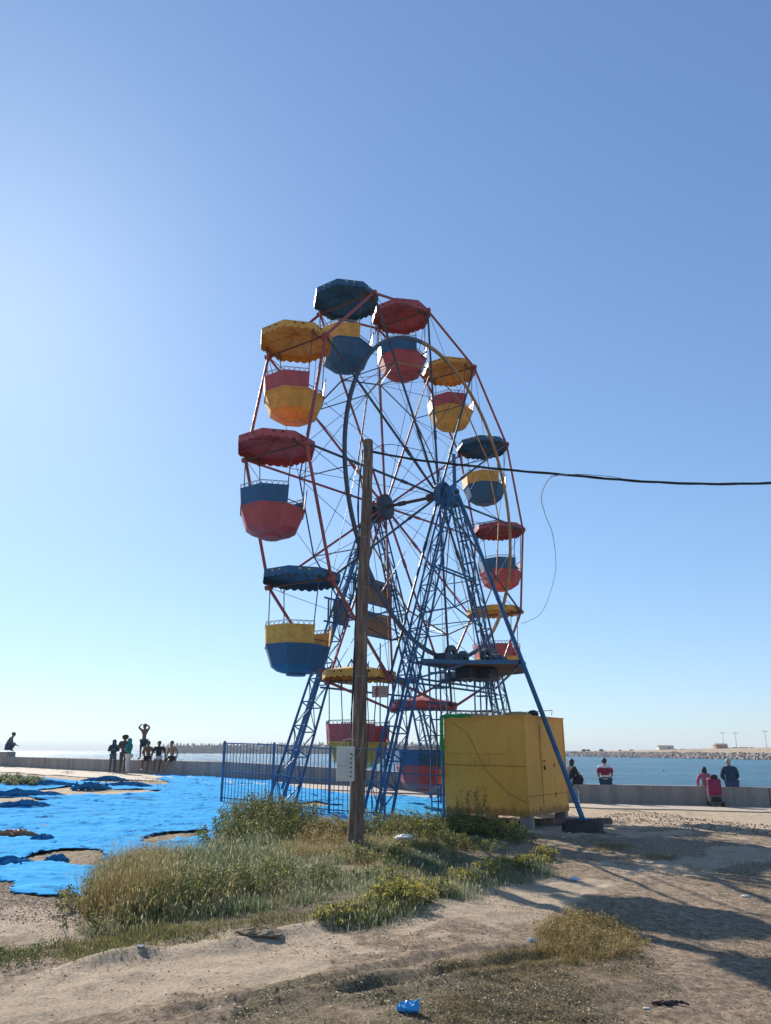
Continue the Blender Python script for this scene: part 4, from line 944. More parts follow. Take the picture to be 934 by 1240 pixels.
    infl = .02
    def cloth(name, keys, mat, grow, cut=None, extra=None):
        jj = {k_: J[k_].copy() for k_ in keys}
        rr_ = {k_: tuple(q+grow for q in (Rd[k_] if isinstance(Rd[k_], tuple) else (Rd[k_],)*2)) for k_ in keys}
        if cut:
            for k_, (p_, t_) in cut.items(): jj[k_] = J[p_].lerp(J[k_], t_); rr_[k_] = tuple(q+grow+.008 for q in (Rd[k_] if isinstance(Rd[k_], tuple) else (Rd[k_],)*2))
        es = [e2 for e2 in E_ if e2[0] in jj and e2[1] in jj]; V, Fs = skin_mesh(jj, es, rr_, 2); b = MB(); b.add(V, Fs)
        return b.build(name, mat, root, True)
    if top:
        keys = ['pelvis', 'spine', 'chest', 'neck', 'shL', 'shR', 'elL', 'elR']+(['wrL', 'wrR'] if sleeve == 'long' else [])
        ct = {'neck': ('chest', .95)}
        if sleeve != 'long': ct.update({'elL': ('shL', .75), 'elR': ('shR', .75)})
        t_ = cloth('shirt', keys, CL[top], infl+.008, ct)
        if stripes:
            me = t_.data
            for mname in ('maroon', 'white', 'navy'): me.materials.append(CL[mname])
            for p_ in me.polygons:
                z = p_.center.z; p_.material_index = 0 if z > .55 else 1 if z > .33 else 2 if z > .25 else 3 if z > .20 else 2 if z > .13 else 3
    if bottom:
        keys = ['pelvis', 'hipL', 'hipR', 'kneeL', 'kneeR']+(['ankleL', 'ankleR'] if legs == 'long' else [])
        cloth('trousers' if legs == 'long' else 'shorts', keys, CL[bottom], .017 if not skirt else .04, None if legs == 'long' else {'kneeL': ('hipL', .85), 'kneeR': ('hipR', .85)})
    return root
def wall_person(px, off, facing_sea, dz=0, **k):
    p, a, z = on_wall(px, off)
    fa = a if facing_sea else a+PI    # local +y along wall normal
    return person(loc=(p.x, p.y, z+dz), face=fa+k.pop('rot', 0), **k)
grp = 'people gathered on and by the sea wall'
# squatting man on the block
p, a, z = on_wall(14, .22)
person('person in dark clothes squatting on the concrete block at the far left', (BLK.x+.35, BLK.y-.28, BLK.z+.17), a-.4, 2.1, 'squat', 'lap', 'tan', 'grey', 'denim', group=grp, bulk=1.5)
wall_person(138, -.18, False, 0, label='person in a dark hooded jacket leaning against the wall, leftmost of the group', H=1.62, pose='stand', arms='fold', top='navy', bottom='grey', hood=True, bulk=1.2, rot=1.1, lean=.02, group=grp)
wall_person(150.5, -.8, False, .03, label='tall person with bushy hair in long brown clothes standing by the wall', H=1.78, pose='stand', arms='fold', top='brown', bottom='brown', hair='big', skin='brown', rot=1.2, group=grp)
wall_person(157, -.9, False, .03, label='person in a teal hooded top and white trousers standing by the wall', H=1.62, pose='stand', arms='fold', top='teal', bottom='white', hood=True, rot=-1.0, group=grp)
wall_person(173.5, .2, False, WH, label='shirtless boy standing on top of the wall with both hands raised to his head', H=1.70, pose='stand', arms='up', skin='brown', top=None, bottom='navy', legs='short', rot=.3, group=grp)
wall_person(180, .04, False, WH, label='shirtless boy in dark shorts sitting on the wall just right of the standing boy', H=1.66, pose='sit', arms='lap', skin='brown', top=None, bottom='black', legs='short', lean=.02, group=grp, rot=.8)
wall_person(193, .04, False, WH, label='person in a dark vest and white shorts sitting on the wall with legs apart', H=1.66, pose='sit', arms='prop', skin='brown', top='black', bottom='white', legs='short', sleeve='short', lean=.05, rot=.9, group=grp)
wall_person(209, .10, False, WH, label='shirtless boy in black shorts sitting on the wall, rightmost of the group', H=1.66, pose='sit', arms='prop', skin='tan', top=None, bottom='black', legs='short', rot=.3, group=grp)
# right side, backs to us
g2 = 'people sitting on the sea wall looking at the water'
wall_person(730.5, .22, True, WH, label='person in a maroon and white striped shirt sitting on the wall, back turned', H=1.78, pose='sit', arms='lap', top='white', bottom='navy', stripes=True, sleeve='short', bulk=1.28, lean=.06, group=g2)
wall_person(689.5, .12, True, WH, label='person in black sitting on the wall half hidden behind the booth and blue strut', H=1.70, pose='sit', arms='lap', top='black', bottom='black', hair='long', bulk=1.2, rot=-.9, group=g2)
wall_person(849.5, .10, True, WH-.10, label='child with long dark hair and pink top sitting on the wall beside the pushchair', H=1.45, pose='sit', arms='prop', top='pink', bottom='cream', hair='long', rot=-.3, group=g2)
wall_person(880.5, .22, True, WH, label='person with pale cap and dark blue shirt sitting right of the pushchair', H=1.82, pose='sit', arms='lap', top='navy', bottom='denim', haircol='greyhair', bulk=1.28, lean=.05, group=g2)
# black bag by the half hidden person
p, a, z = on_wall(699, .12); b = MB(); b.ico((0, 0, .17), .17, (1, .7, 1), 12, 8, .04); b.tube([(-.1, 0, .3), (0, 0, .42), (.1, 0, .3)], .012, 5); o = b.build('shoulder_bag', CL['black'], None, True); o.location = (p.x, p.y, z+WH-.01); tag(o, 'black bag standing on the wall behind the person in black', 'bag')
# pushchair
p, a, z = on_wall(859, -.42); sc = thing('pushchair', 'magenta folding pushchair standing at the wall between child and person in dark blue', 'pushchair', (p.x, p.y, z+.035), a); sc.scale = (.9, .9, .88)
b = MB()
for x in (-.24, .24):
    b.tube([(x, .28, .09), (x, .0, .55), (x*.95, -.28, 1.02), (x*.9, -.36, 1.06)], .014, 6); b.tube([(x, -.26, .09), (x, .05, .55), (x, .2, .62)], .014, 6)
b.tube([(-.24, -.26, .13), (.24, .26, .13)], .01, 5); b.tube([(.24, -.26, .13), (-.24, .26, .13)], .01, 5); b.tube([(-.24, 0, .45), (.24, 0, .45)], .01, 5)
b.build('frame', M['galv'], sc, True)
b = MB(); b.rings([[(-.23, -.14, .42), (.23, -.14, .42), (.23, -.09, .42), (-.23, -.09, .42)], [(-.24, -.26, .80), (.24, -.26, .80), (.24, -.2, .80), (-.24, -.2, .80)], [(-.2, -.22, 1.02), (.2, -.22, 1.02), (.2, -.16, 1.02), (-.2, -.16, 1.02)]]); b.box((0, .08, .43), (.44, .36, .05)); b.build('seat', CL['magenta'], sc, bevel=.01)
b = MB(); rs = []
for i in range(7):
    a_ = R(-10+i*18); rs.append([(x, -.14-.12*math.cos(a_)*(1)+.0, .84+.26*math.sin(a_)*(1-(x/.24)**2*.25)) if False else (x, -.2+.32*(1-math.cos(a_)), .86+.22*math.sin(a_)*(1-(x/.24)**2*.3)) for x in np.linspace(-.24, .24, 7)])
V = [p_ for r_ in rs for p_ in r_]; b.add(V, [(i*7+j, i*7+j+1, (i+1)*7+j+1, (i+1)*7+j) for i in range(6) for j in range(6)]); h_ = b.build('hood', CL['magenta'], sc, True); h_.modifiers.new('t', 'SOLIDIFY').thickness = .012
b = MB(); b.box((0, 0, .25), (.36, .34, .16)); b.build('basket', CL['black'], sc, bevel=.03)
for x in (-.24, .24):
    for y in (-.26, .28):
        b = MB(); b.rings([[(x+w, y+r*math.cos(t), .09+r*math.sin(t)) for w, r in ((-.03, .05), (-.03, .09), (.03, .09), (.03, .05))] for t in np.linspace(0, 2*PI, 13)], False, False); b.tube([(x-.02, y, .09), (x+.02, y, .09)], .05, 8); b.build('wheel', M['black'], sc)
b = MB(); b.ico((.02, -.1, 1.08), .10, (1.3, .9, .9), 10, 7, .06); o = b.build('bundle', CL['black'], None, True); o.location = sc.location+Vector((0, 0, -.12)); o.rotation_euler = sc.rotation_euler; tag(o, 'dark bundle of clothing on top of the magenta pushchair', 'bundle')

# ---------------------------------------------------------------- vegetation
def blades(cx, cy, cz, h, width, lean, rnd, seg=3, curve=.5):
    n = len(cx); az = RNG.uniform(0, 2*PI, n); wd = az+PI/2+RNG.normal(0, .4, n); V = np.zeros((n, 2*seg+1, 3))
    for i in range(seg+1):
        t = i/seg; off = lean*h*(t*(1-curve)+curve*t*t); z = h*t*np.sqrt(np.clip(1-.5*lean**2*t, .2, 1)); w = width*(1-t)*.5 if i < seg else 0
        px_, py_, pz_ = cx+np.cos(az)*off, cy+np.sin(az)*off, cz+z
        if i < seg:
            V[:, 2*i] = np.stack([px_-np.cos(wd)*w, py_-np.sin(wd)*w, pz_], -1); V[:, 2*i+1] = np.stack([px_+np.cos(wd)*w, py_+np.sin(wd)*w, pz_], -1)
        else: V[:, 2*i] = np.stack([px_, py_, pz_], -1)
    k = 2*seg+1; base_ = (np.arange(n)*k)[:, None]; fl = []; sz = []
    pat = []
    for i in range(seg-1): pat += [2*i, 2*i+1, 2*i+3, 2*i+2]
    pat += [2*seg-2, 2*seg-1, 2*seg]
    fl = (base_+np.array(pat)[None]).ravel(); sz = np.tile([4]*(seg-1)+[3], n)
    return V.reshape(-1, 3), fl, sz, np.repeat(rnd, k), V[:, 2*seg]
def leaves(c, size, rnd, stretch=1.8, upb=.3):
    n = len(c); d = RNG.normal(0, 1, (n, 3)); d[:, 2] += upb; d /= np.linalg.norm(d, axis=1)[:, None]; r2 = RNG.normal(0, 1, (n, 3)); s_ = np.cross(d, r2); s_ /= np.linalg.norm(s_, axis=1)[:, None]+1e-9
    L2 = (size*stretch)[:, None]; W2 = (size*.5)[:, None]
    V = np.stack([c, c+d*L2*.5+s_*W2, c+d*L2, c+d*L2*.5-s_*W2], 1).reshape(-1, 3); fl = (np.arange(n)[:, None]*4+np.arange(4)[None]).ravel()
    return V, fl, np.full(n, 4), np.repeat(rnd, 4)
def merge(parts):
    V = []; Fl = []; Sz = []; A = []; o = 0
    for p in parts:
        V.append(p[0]); Fl.append(p[1]+o); Sz.append(p[2]); A.append(p[3]); o += len(p[0])
    return np.concatenate(V), np.concatenate(Fl), np.concatenate(Sz), np.concatenate(A)
def scatter(poly, n, dens=None):
    P = np.array([(p[0], p[1]) for p in poly]); lo, hi = P.min(0), P.max(0); out = np.zeros((0, 2))
    while len(out) < n:
        q_ = RNG.uniform(lo, hi, (n*3, 2)); q_ = q_[inpoly(q_[:, 0], q_[:, 1], poly)]
        if dens is not None: q_ = q_[RNG.random(len(q_)) < dens(q_[:, 0], q_[:, 1])]
        out = np.concatenate([out, q_])
    return out[:n]
def tufts(poly, nt, per, hfun, width, name, mat, label, spread=.13, heads=.12, lean=.45, dens=None, rbias=0, kind='stuff', cat='grass'):
    T = scatter(poly, nt, dens); th = hfun(T[:, 0], T[:, 1])*RNG.uniform(.4, 1.45, nt); tc = np.clip(RNG.normal(.42+rbias, .24, nt)+.12*bumps(T[:, 0], T[:, 1], 1.4, 3, 17), 0, 1)
    c = np.repeat(T, per, 0)+RNG.normal(0, spread, (nt*per, 2)); h = np.repeat(th, per)*RNG.uniform(.45, 1.1, nt*per)
    rn = np.clip(np.repeat(tc, per)+RNG.normal(0, .16, nt*per), 0, 1); z = terrain(c[:, 0], c[:, 1])-.01
    ln = np.abs(RNG.normal(lean, .25, nt*per)).clip(0, 1.1)
    B = blades(c[:, 0], c[:, 1], z, h, width*RNG.uniform(.6, 1.3, nt*per), ln, rn)
    parts = [B[:4]]
    if heads:
        m = RNG.random(nt*per) < heads; tip = B[4][m]; parts.append(leaves(tip-np.array([0, 0, .03]), RNG.uniform(.007, .013, m.sum()), np.clip(.85+RNG.normal(0, .1, m.sum()), 0, 1), 5.0, 3.0))
    V, Fl, Sz, A = merge(parts); o = npmesh(name, V, Fl, Sz, mat, {'rnd': A}); return tag(o, label, cat, None, kind)
# tall grass: height larger towards the fence/left mound
mound = G(300, 1000)
def gh(x, y): 
    d = seg_dist(x, y, [tuple(G(*p).xy) for p in ((150, 1080), (240, 1050), (300, 1025), (345, 1010))])
    return .105+.20*np.exp(-(d/.9)**2)+.10*fbm(x, y, .7, 3, .5, 21)
tall_poly = [G(*p) for p in ((98, 1120), (126, 1082), (135, 1062), (165, 1050), (205, 1048), (245, 1030), (300, 1006), (360, 1004), (432, 1010), (500, 1010), (560, 1010), (585, 1020), (545, 1050), (500, 1068), (440, 1084), (370, 1094), (290, 1104), (200, 1116), (140, 1132))]
dn = lambda x, y: np.clip(.26+1.6*fbm(x, y, 1.1, 4, .55, 4), .0, 1)
tufts(tall_poly, 3000, 44, gh, .0075, 'tall_grass', M['grass'], 'tall pale green seeding grass around the foot of the wooden pole', heads=.14, dens=dn)
tufts([G(*p) for p in ((120, 1100), (132, 1060), (180, 1050), (215, 1062), (205, 1100), (150, 1120))], 170, 60, lambda x, y: .34+0*x, .007, 'pale_grass', M['dry'], 'pale upright dry grass clump at the left end of the tall patch', heads=.2, rbias=.2)
tufts(tall_poly, 330, 40, lambda x, y: gh(x, y)*1.25, .007, 'pale_grass', M['dry'], 'pale dry seeding stalks standing through the tall green grass', heads=.45, rbias=.12, dens=lambda x, y: np.clip(.1+1.1*fbm(x, y, 1.0, 3, .5, 12), 0, 1))
edge_poly = [G(*p) for p in ((60, 1150), (95, 1118), (130, 1135), (260, 1120), (400, 1100), (430, 1108), (300, 1140), (140, 1165), (90, 1170))]
tufts(edge_poly, 420, 22, lambda x, y: .055+0*x, .006, 'short_grass', M['weed'], 'short dry grass fringing the tall patch towards the track', dens=lambda x, y: np.clip(.2+.6*bumps(x, y, 3, 4, 4), 0, 1))
fg = [flat(*p) for p in ((240, 1300), (300, 1215), (420, 1190), (560, 1160), (690, 1128), (790, 1140), (860, 1250), (800, 1320))]
tufts(fg, 7000, 16, lambda x, y: .034+.012*bumps(x, y, 2, 2, 8), .0045, 'sparse_turf', M['dry'], 'low sparse dry turf in the foreground around the blue bag', spread=.06, heads=0, lean=.7, dens=lambda x, y: np.clip(.12+1.1*fbm(x, y, 1.2, 4, .6, 8), 0, 1), rbias=.0)
back_poly = [G(*p) for p in ((148, 951), (165, 947), (210, 949), (250, 951), (215, 955), (160, 955))]
tufts(back_poly, 160, 26, lambda x, y: .16+0*x, .014, 'kerb_grass', M['grass'], 'low green grass strip along the promenade edge beneath the sitting group', heads=0)
b2p = [G(*p) for p in ((-30, 936), (30, 938), (70, 943), (20, 945), (-30, 942))]
tufts(b2p, 140, 22, lambda x, y: .12+0*x, .018, 'kerb_grass', M['dry'], 'low brown grass strip along the promenade edge at the left', heads=0)
r_poly = [G(*p) for p in ((690, 1020), (730, 1018), (800, 1035), (850, 1058), (800, 1062), (740, 1040))]
tufts(r_poly, 130, 18, lambda x, y: .07+0*x, .01, 'short_grass', M['dry'], 'thin short grass on the shaded ground right of the booth', heads=0, dens=lambda x, y: np.clip(.1+.6*bumps(x, y, 3, 4, 4), 0, 1))
w_poly = [G(*p) for p in ((870, 1050), (934, 1030), (980, 1060), (940, 1095), (880, 1085))]
tufts(w_poly, 60, 18, lambda x, y: .05+0*x, .009, 'short_grass', M['weed'], 'thin green grass at the right edge in the shadow', heads=0)
# bushy weeds with flowers
def bush(pts_px, name, label, kind, n_leaf, n_fl, lsize=.016, mat='weed', rb=0, fall=.7, fl_mat='flower'):
    cs = []; n = len(pts_px); tot = sum(p[2]**2*p[3] for p in pts_px); LV = []; FV = []; root = None; sv = []
    for (px, py, r, h) in pts_px:
        g = G(px, py); k = int(n_leaf*r*r*h/tot); nl = max(5, k//70)
        a = RNG.uniform(0, 2*PI, nl); rr_ = r*np.sqrt(RNG.random(nl)); sx, sy = g.x+rr_*np.cos(a), g.y+rr_*np.sin(a); hh = h*np.sqrt(np.clip(1-(rr_/r)**2*fall, .05, 1))*RNG.uniform(.55, 1.2, nl); sz = terrain(sx, sy)
        lx, ly = np.cos(a)*rr_*.35, np.sin(a)*rr_*.35
        t = RNG.random((nl, 70))**.7; x = sx[:, None]+lx[:, None]*t+RNG.normal(0, .03, (nl, 70)); y = sy[:, None]+ly[:, None]*t+RNG.normal(0, .03, (nl, 70)); z = sz[:, None]+hh[:, None]*t+RNG.normal(0, .015, (nl, 70))
        P = np.stack([x, y, z], -1).reshape(-1, 3); tone = np.repeat(np.clip(RNG.normal(.5+rb, .2, nl), 0, 1), 70)
        LV.append(leaves(P, RNG.uniform(.6, 1.3, len(P))*lsize, np.clip(tone+RNG.normal(0, .15, len(P)), 0, 1)))
        B = blades(sx, sy, sz, hh, np.full(nl, .012), np.full(nl, .35), np.full(nl, .6)); sv.append(B[:4])
        if n_fl:
            m = max(1, int(n_fl*r*r*h/tot)); i = RNG.integers(0, nl, m); P2 = np.stack([sx[i]+lx[i]+RNG.normal(0, .04, m), sy[i]+ly[i]+RNG.normal(0, .04, m), sz[i]+hh[i]*RNG.uniform(.8, 1.08, m)], -1); FV.append(leaves(P2, RNG.uniform(.012, .022, m), RNG.random(m), 1.1, .2))
    V, Fl, Sz, A = merge(LV+sv)
    if n_fl:
        V2, F2, S2, A2 = merge(FV); o = npmesh(name, np.concatenate([V, V2]), np.concatenate([Fl, F2+len(V)]), np.concatenate([Sz, S2]), [M[mat], M[fl_mat]], {'rnd': np.concatenate([A, A2])})
        mi = np.zeros(len(o.data.polygons), np.int32); mi[len(Sz):] = 1; o.data.polygons.foreach_set('material_index', mi)
    else: o = npmesh(name, V, Fl, Sz, M[mat], {'rnd': A})
    return tag(o, label, 'weeds' if kind == 'stuff' else 'shrub', None, kind)
bush([(420, 1114, 0.17, 0.11), (429, 1116, 0.14, 0.10), (450, 1108, 0.19, 0.14), (459, 1099, 0.15, 0.13), (480, 1101, 0.20, 0.24), (488, 1095, 0.16, 0.16), (505, 1094, 0.17, 0.16), (515, 1086, 0.14, 0.11), (530, 1084, 0.15, 0.17), (538, 1085, 0.12, 0.13), (560, 1073, 0.16, 0.15), (571, 1066, 0.13, 0.08), (590, 1064, 0.20, 0.17), (603, 1056, 0.16, 0.16), (620, 1056, 0.22, 0.17), (634, 1055, 0.18, 0.12), (648, 1048, 0.21, 0.15), (660, 1040, 0.17, 0.19), (400, 1120, 0.14, 0.09), (416, 1115, 0.11, 0.04)], 'flowering_weeds', 'low strip of yellow flowering weeds along the sandy track', 'stuff', 20000, 4200, rb=.2)
strip = [G(*p) for p in ((385, 1128), (430, 1106), (500, 1086), (560, 1066), (620, 1046), (668, 1040), (660, 1062), (580, 1080), (510, 1106), (440, 1124))]
tufts(strip, 420, 24, lambda x, y: .15+.06*fbm(x, y, 1.2, 3, .5, 9), .006, 'pale_grass', M['grass'], 'pale grass blades growing through the yellow flowering weeds by the track', heads=.1, rbias=.15, dens=lambda x, y: np.clip(.3+.9*fbm(x, y, 1.5, 3, .5, 1), 0, 1))
bush([(450, 1010, .7, .4), (490, 1012, .7, .42), (530, 1010, .7, .45), (570, 1010, .7, .42), (600, 1014, .55, .38), (620, 1020, .4, .28), (545, 1028, .5, .28), (580, 1030, .4, .24), (500, 1036, .45, .26), (455, 1045, .4, .24), (462, 1066, .3, .2)], 'green_weeds', 'dense dark green weeds with yellow flowers in front of the yellow booth', 'stuff', 52000, 2600)
bush([(300, 1010, .55, .6), (320, 1003, .65, .68), (345, 1003, .6, .6), (365, 1010, .5, .42), (280, 1022, .5, .42), (330, 1020, .5, .5)], 'green_weeds', 'tall dark green weed clump in front of the left end of the blue fence', 'stuff', 40000, 900, .018)
bush([(390, 1012, .5, .32), (408, 1014, .4, .34), (375, 1024, .4, .3), (418, 1026, .4, .26)], 'reddish_weeds', 'reddish brown weeds just left of the wooden pole', 'stuff', 11000, 0, .016, 'dry', .1)
bush([(150, 1098, .55, .26), (190, 1075, .5, .3), (160, 1070, .4, .3), (210, 1100, .5, .3), (250, 1090, .5, .34), (110, 1125, .3, .15), (300, 1080, .5, .3), (350, 1070, .5, .3)], 'green_weeds', 'grey green weeds mixed into the left end of the tall grass', 'stuff', 26000, 300, .014)
bush([(14, 950, .6, .30), (28, 951, .55, .26), (0, 950, .6, .28)], 'shrub', 'small grey green shrub growing through the blue net at the far left', None, 14000, 0, .035, 'grass')
bush([(585, 1012, .12, .95), (563, 1008, .1, .75), (555, 1006, .08, .6)], 'tall_weed', 'tall thin weed stalks standing in front of the yellow booth', None, 1400, 0, .022, 'dry', -.2, .1)
bush([(700, 1118, .22, .14), (690, 1135, .28, .15), (720, 1132, .34, .17), (735, 1150, .28, .13), (700, 1158, .26, .1), (750, 1140, .2, .12), (675, 1150, .2, .08)], 'dry_grass_tussock', 'golden dry grass tussock on the bare ground right of centre', None, 16000, 0, .010, 'dry', .1)
tus = [G(*p) for p in ((665, 1120), (710, 1108), (765, 1135), (750, 1160), (690, 1172), (655, 1160))]
tufts(tus, 260, 30, lambda x, y: .11+0*x, .006, 'dry_grass', M['dry'], 'upright golden grass blades within the tussock right of centre', spread=.05, heads=0)
bush([(15, 1165, .2, .08), (0, 1160, .15, .06), (60, 1150, .18, .05)], 'green_weeds', 'tiny dark green weeds at the left edge of the track', 'stuff', 2500, 0, .01)

# ---------------------------------------------------------------- pebbles and litter
def pebbles(poly, n, s0, s1, name, label, mat, dens=None):
    P = scatter(poly, n, dens); s_ = s0+(s1-s0)*RNG.random(n)**3; z = terrain(P[:, 0], P[:, 1])
    base8 = np.array([(1, 0, 0), (0, 1, 0), (-1, 0, 0), (0, -1, 0), (0, 0, .75), (0, 0, -.75)], float)
    V = base8[None]*s_[:, None, None]*RNG.uniform(.55, 1.25, (n, 6, 1)); a = RNG.uniform(0, 6.28, n); c, s2 = np.cos(a)[:, None], np.sin(a)[:, None]
    x = V[..., 0]*c-V[..., 1]*s2; y = V[..., 0]*s2+V[..., 1]*c; V[..., 0], V[..., 1] = x, y
    V += np.stack([P[:, 0], P[:, 1], z+s_*.25], -1)[:, None]
    t = np.array([(0, 1, 4), (1, 2, 4), (2, 3, 4), (3, 0, 4), (1, 0, 5), (2, 1, 5), (3, 2, 5), (0, 3, 5)]); fl = (np.arange(n)[:, None, None]*6+t[None]).ravel()
    o = npmesh(name, V.reshape(-1, 3), fl, np.full(n*8, 3), mat, {'rnd': np.repeat(RNG.random(n), 6)}); return tag(o, label, 'gravel', None, 'stuff')
M['pebble'] = veg_mat('pebble_stone', [(0, (.10, .07, .048)), (.5, (.26, .19, .125)), (.93, (.42, .33, .23)), (1, (.6, .55, .48))], 0.0)
near_poly = [(-4, 1.1), (5, 1.1), (9, 10), (9, 20), (5, 21), (3, 16), (1, 12), (-2.4, 9.6), (-5.5, 11), (-7, 12), (-6, 5)]
pebbles(near_poly, 60000, .0015, .009, 'gravel', 'fine gravel and clods strewn over the bare earth', M['pebble'], lambda x, y: np.clip(.25+1.0*fbm(x, y, .8, 5, .6, 2), .03, 1)*np.clip(6/(y+1), .25, 1))
rub = [G(*p) for p in ((745, 985), (800, 984), (850, 992), (934, 1000), (934, 1010), (840, 1004), (760, 996), (700, 992))]
pebbles(rub, 2600, .004, .04, 'rubble', 'broken rubble along the promenade edge on the right', M['pebble'])
nb = [G(*p) for p in ((-40, 1062), (60, 1074), (120, 1090), (90, 1120), (-40, 1110))]
pebbles(nb, 6000, .002, .011, 'gravel', 'brown clods along the lower edge of the blue net', M['pebble'])
def flakes(poly, n, s0, s1, name, label, mat, dens):
    P = scatter(poly, n, dens); z = terrain(P[:, 0], P[:, 1])+.004; c = np.stack([P[:, 0], P[:, 1], z], -1); d = RNG.normal(0, 1, (n, 3)); d[:, 2] = np.abs(d[:, 2])*.35; d /= np.linalg.norm(d, axis=1)[:, None]
    s_ = np.cross(d, RNG.normal(0, 1, (n, 3))*np.array([.5, .5, 1])); s_ /= np.linalg.norm(s_, axis=1)[:, None]; L2 = (s0+(s1-s0)*RNG.random(n)**2)[:, None]; W2 = L2*RNG.uniform(.06, .3, (n, 1))
    V = np.stack([c-d*L2*.2, c+d*L2*.4+s_*W2, c+d*L2, c+d*L2*.4-s_*W2], 1).reshape(-1, 3); fl = (np.arange(n)[:, None]*4+np.arange(4)[None]).ravel()
    return tag(npmesh(name, V, fl, np.full(n, 4), mat, {'rnd': np.repeat(RNG.random(n), 4)}), label, 'plant litter', None, 'stuff')
M['litter'] = veg_mat('dead_plant_litter', [(0, (.06, .042, .028)), (.4, (.17, .125, .075)), (.75, (.36, .28, .17)), (1, (.60, .50, .35))], .1)
flakes(near_poly, 90000, .004, .026, 'plant_litter', 'dead stems and crumbs littering the bare ground', M['litter'], lambda x, y: np.clip(.12+1.1*fbm(x, y, 1.1, 5, .6, 15)-.5*np.clip(1-seg_dist(x, y, path1)/.8, 0, 1), .02, 1)*np.clip(6/(y+1), .2, 1))
flakes(lit_poly, 34000, .004, .022, 'plant_litter', 'dead stems and crumbs in the foreground turf', M['litter'], lambda x, y: np.clip(.5+.8*fbm(x, y, 1.1, 5, .6, 15), .05, 1)*np.clip(3/(y+1), .2, 1))
# twigs / clods heap near left centre
def crumple(name, loc, sx, sy, sz_, mat, label, cat, seed=1, n=16, m=10, amp=.28):
    rnd = random.Random(seed); b = MB(); rs = []
    for i in range(1, m):
        t = PI*i/m; row = []
        for j in range(n):
            a = 2*PI*j/n; f_ = 1+amp*math.sin(3*a+i+seed)*.5+rnd.uniform(-amp, amp)*.6; row.append((sx*math.sin(t)*math.cos(a)*f_, sy*math.sin(t)*math.sin(a)*f_, sz_*(1-math.cos(t))*.5*(1+rnd.uniform(-.15, .15))))
        rs.append(row)
    b.rings(rs); o = b.build(name, mat); o.location = loc; return tag(o, label, cat)
M['bagblue'] = plain('blue_plastic', (.05, .40, .85), .3, .25, 20); M['bagblue'].node_tree.nodes['Principled BSDF'].inputs['Transmission Weight'].default_value = .15
M['bagpale'] = plain('pale_plastic', (.45, .55, .68), .35, .3, 25); M['paper'] = plain('white_paper', (.66, .64, .6), .8)
g = G(495, 1231); z = tz(g.x, g.y)
bg = crumple('plastic_bag', (g.x, g.y, z-.005), .075, .05, .06, M['bagblue'], 'bright blue crumpled plastic bag at the bottom edge', 'bag', 4, 26, 16, .16)
b = MB(); b.rings([[(.035, -.012, .01), (.04, .012, .01), (.04, .012, .06), (.035, -.012, .06)], [(.062, -.022, .0), (.066, .02, .0), (.07, .018, .078), (.064, -.02, .084)]]); h2 = b.build('knot', M['bagblue'], bg)
g = G(645, 1142); crumple('plastic_scrap', (g.x, g.y, tz(g.x, g.y)), .05, .035, .04, M['bagpale'], 'small pale blue plastic scrap beside the wheel track', 'litter', 5, 18, 10, .4)
g = G(490, 1026); crumple('plastic_scrap', (g.x, g.y, tz(g.x, g.y)+.12), .16, .1, .09, M['paper'], 'white plastic lump lying among the weeds right of the pole', 'litter', 6)
g = G(696, 1067); crumple('plastic_scrap', (g.x, g.y, tz(g.x, g.y)), .08, .05, .05, M['bagpale'], 'greenish plastic scrap in the shadow stripe right of the weeds', 'litter', 8)
for i, (px, py, s_, lb) in enumerate([(683, 1015, .05, 'white scrap in the shade just in front of the booth'), (690, 1009, .04, 'small white scrap near the footing of the strut'), (777, 1057, .035, 'white scrap in the middle shadow stripe'), (170, 1160, .04, 'tiny white scrap left of the track, below the grass'), (904, 1086, .07, 'flat dark and white scrap at the right edge')]):
    g = G(px, py); crumple('paper_scrap', (g.x, g.y, tz(g.x, g.y)), s_*.8, s_*.5, s_*.5, M['paper'], lb, 'litter', i+11, 12, 8, .75)
g = G(805, 1217); b = MB(); rnd = random.Random(5)
for k in range(9): x = rnd.uniform(-.09, .06); b.tube([(x, rnd.uniform(-.02, .02), .012), (x+rnd.uniform(.02, .07), rnd.uniform(-.02, .02), .02), (x+rnd.uniform(.06, .1), rnd.uniform(-.03, .03), .006)], [.009, .012, .004], 5)
b.tube([(.09, .0, .012), (.13, .02, .02), (.17, -.02, .008)], .008, 5)
o = b.build('debris', M['bulbdark'], None, True); o.location = (g.x, g.y, tz(g.x, g.y)); tag(o, 'dark twist of bark debris on the earth at the lower right', 'debris')
g = G(783, 1219); crumple('paper_scrap', (g.x, g.y, tz(g.x, g.y)), .028, .014, .012, M['paper'], 'small pale scrap touching the bark debris at lower right', 'litter', 21, 10, 7, .4)
for i, (px, py, s_, lb) in enumerate([(312, 1138, .22, 'mound of loose earth below the tall grass'), (330, 1132, .16, 'smaller clod beside the earth mound below the tall grass')]):
    g = G(px, py); o = crumple('earth_clod', (g.x, g.y, tz(g.x, g.y)-.03), s_, s_*.6, s_*.3, ground_mat() if i == 0 else bpy.data.materials['dry_earth.001'], lb, 'earth', 30+i, 22, 12, .2)

# swimmer in the water
p = at(803.5, 934, 80); t_ = bpy.data.objects; b = MB(); hp_ = (at(804, 934, 60)); dd_ = ray(804, 934); tt = (-2-CAMZ)/dd_.z; b.ico((0, 0, .1), .13, (1, 1, 1.1), 10, 8); b.ico((0, .05, -.06), .3, (1.1, .6, .5), 12, 7)
o = b.build('person', SKINS['brown'], None, True); o.location = (dd_.x*tt, dd_.y*tt, -2); tag(o, 'dark head of a person swimming in the blue water on the right', 'person')

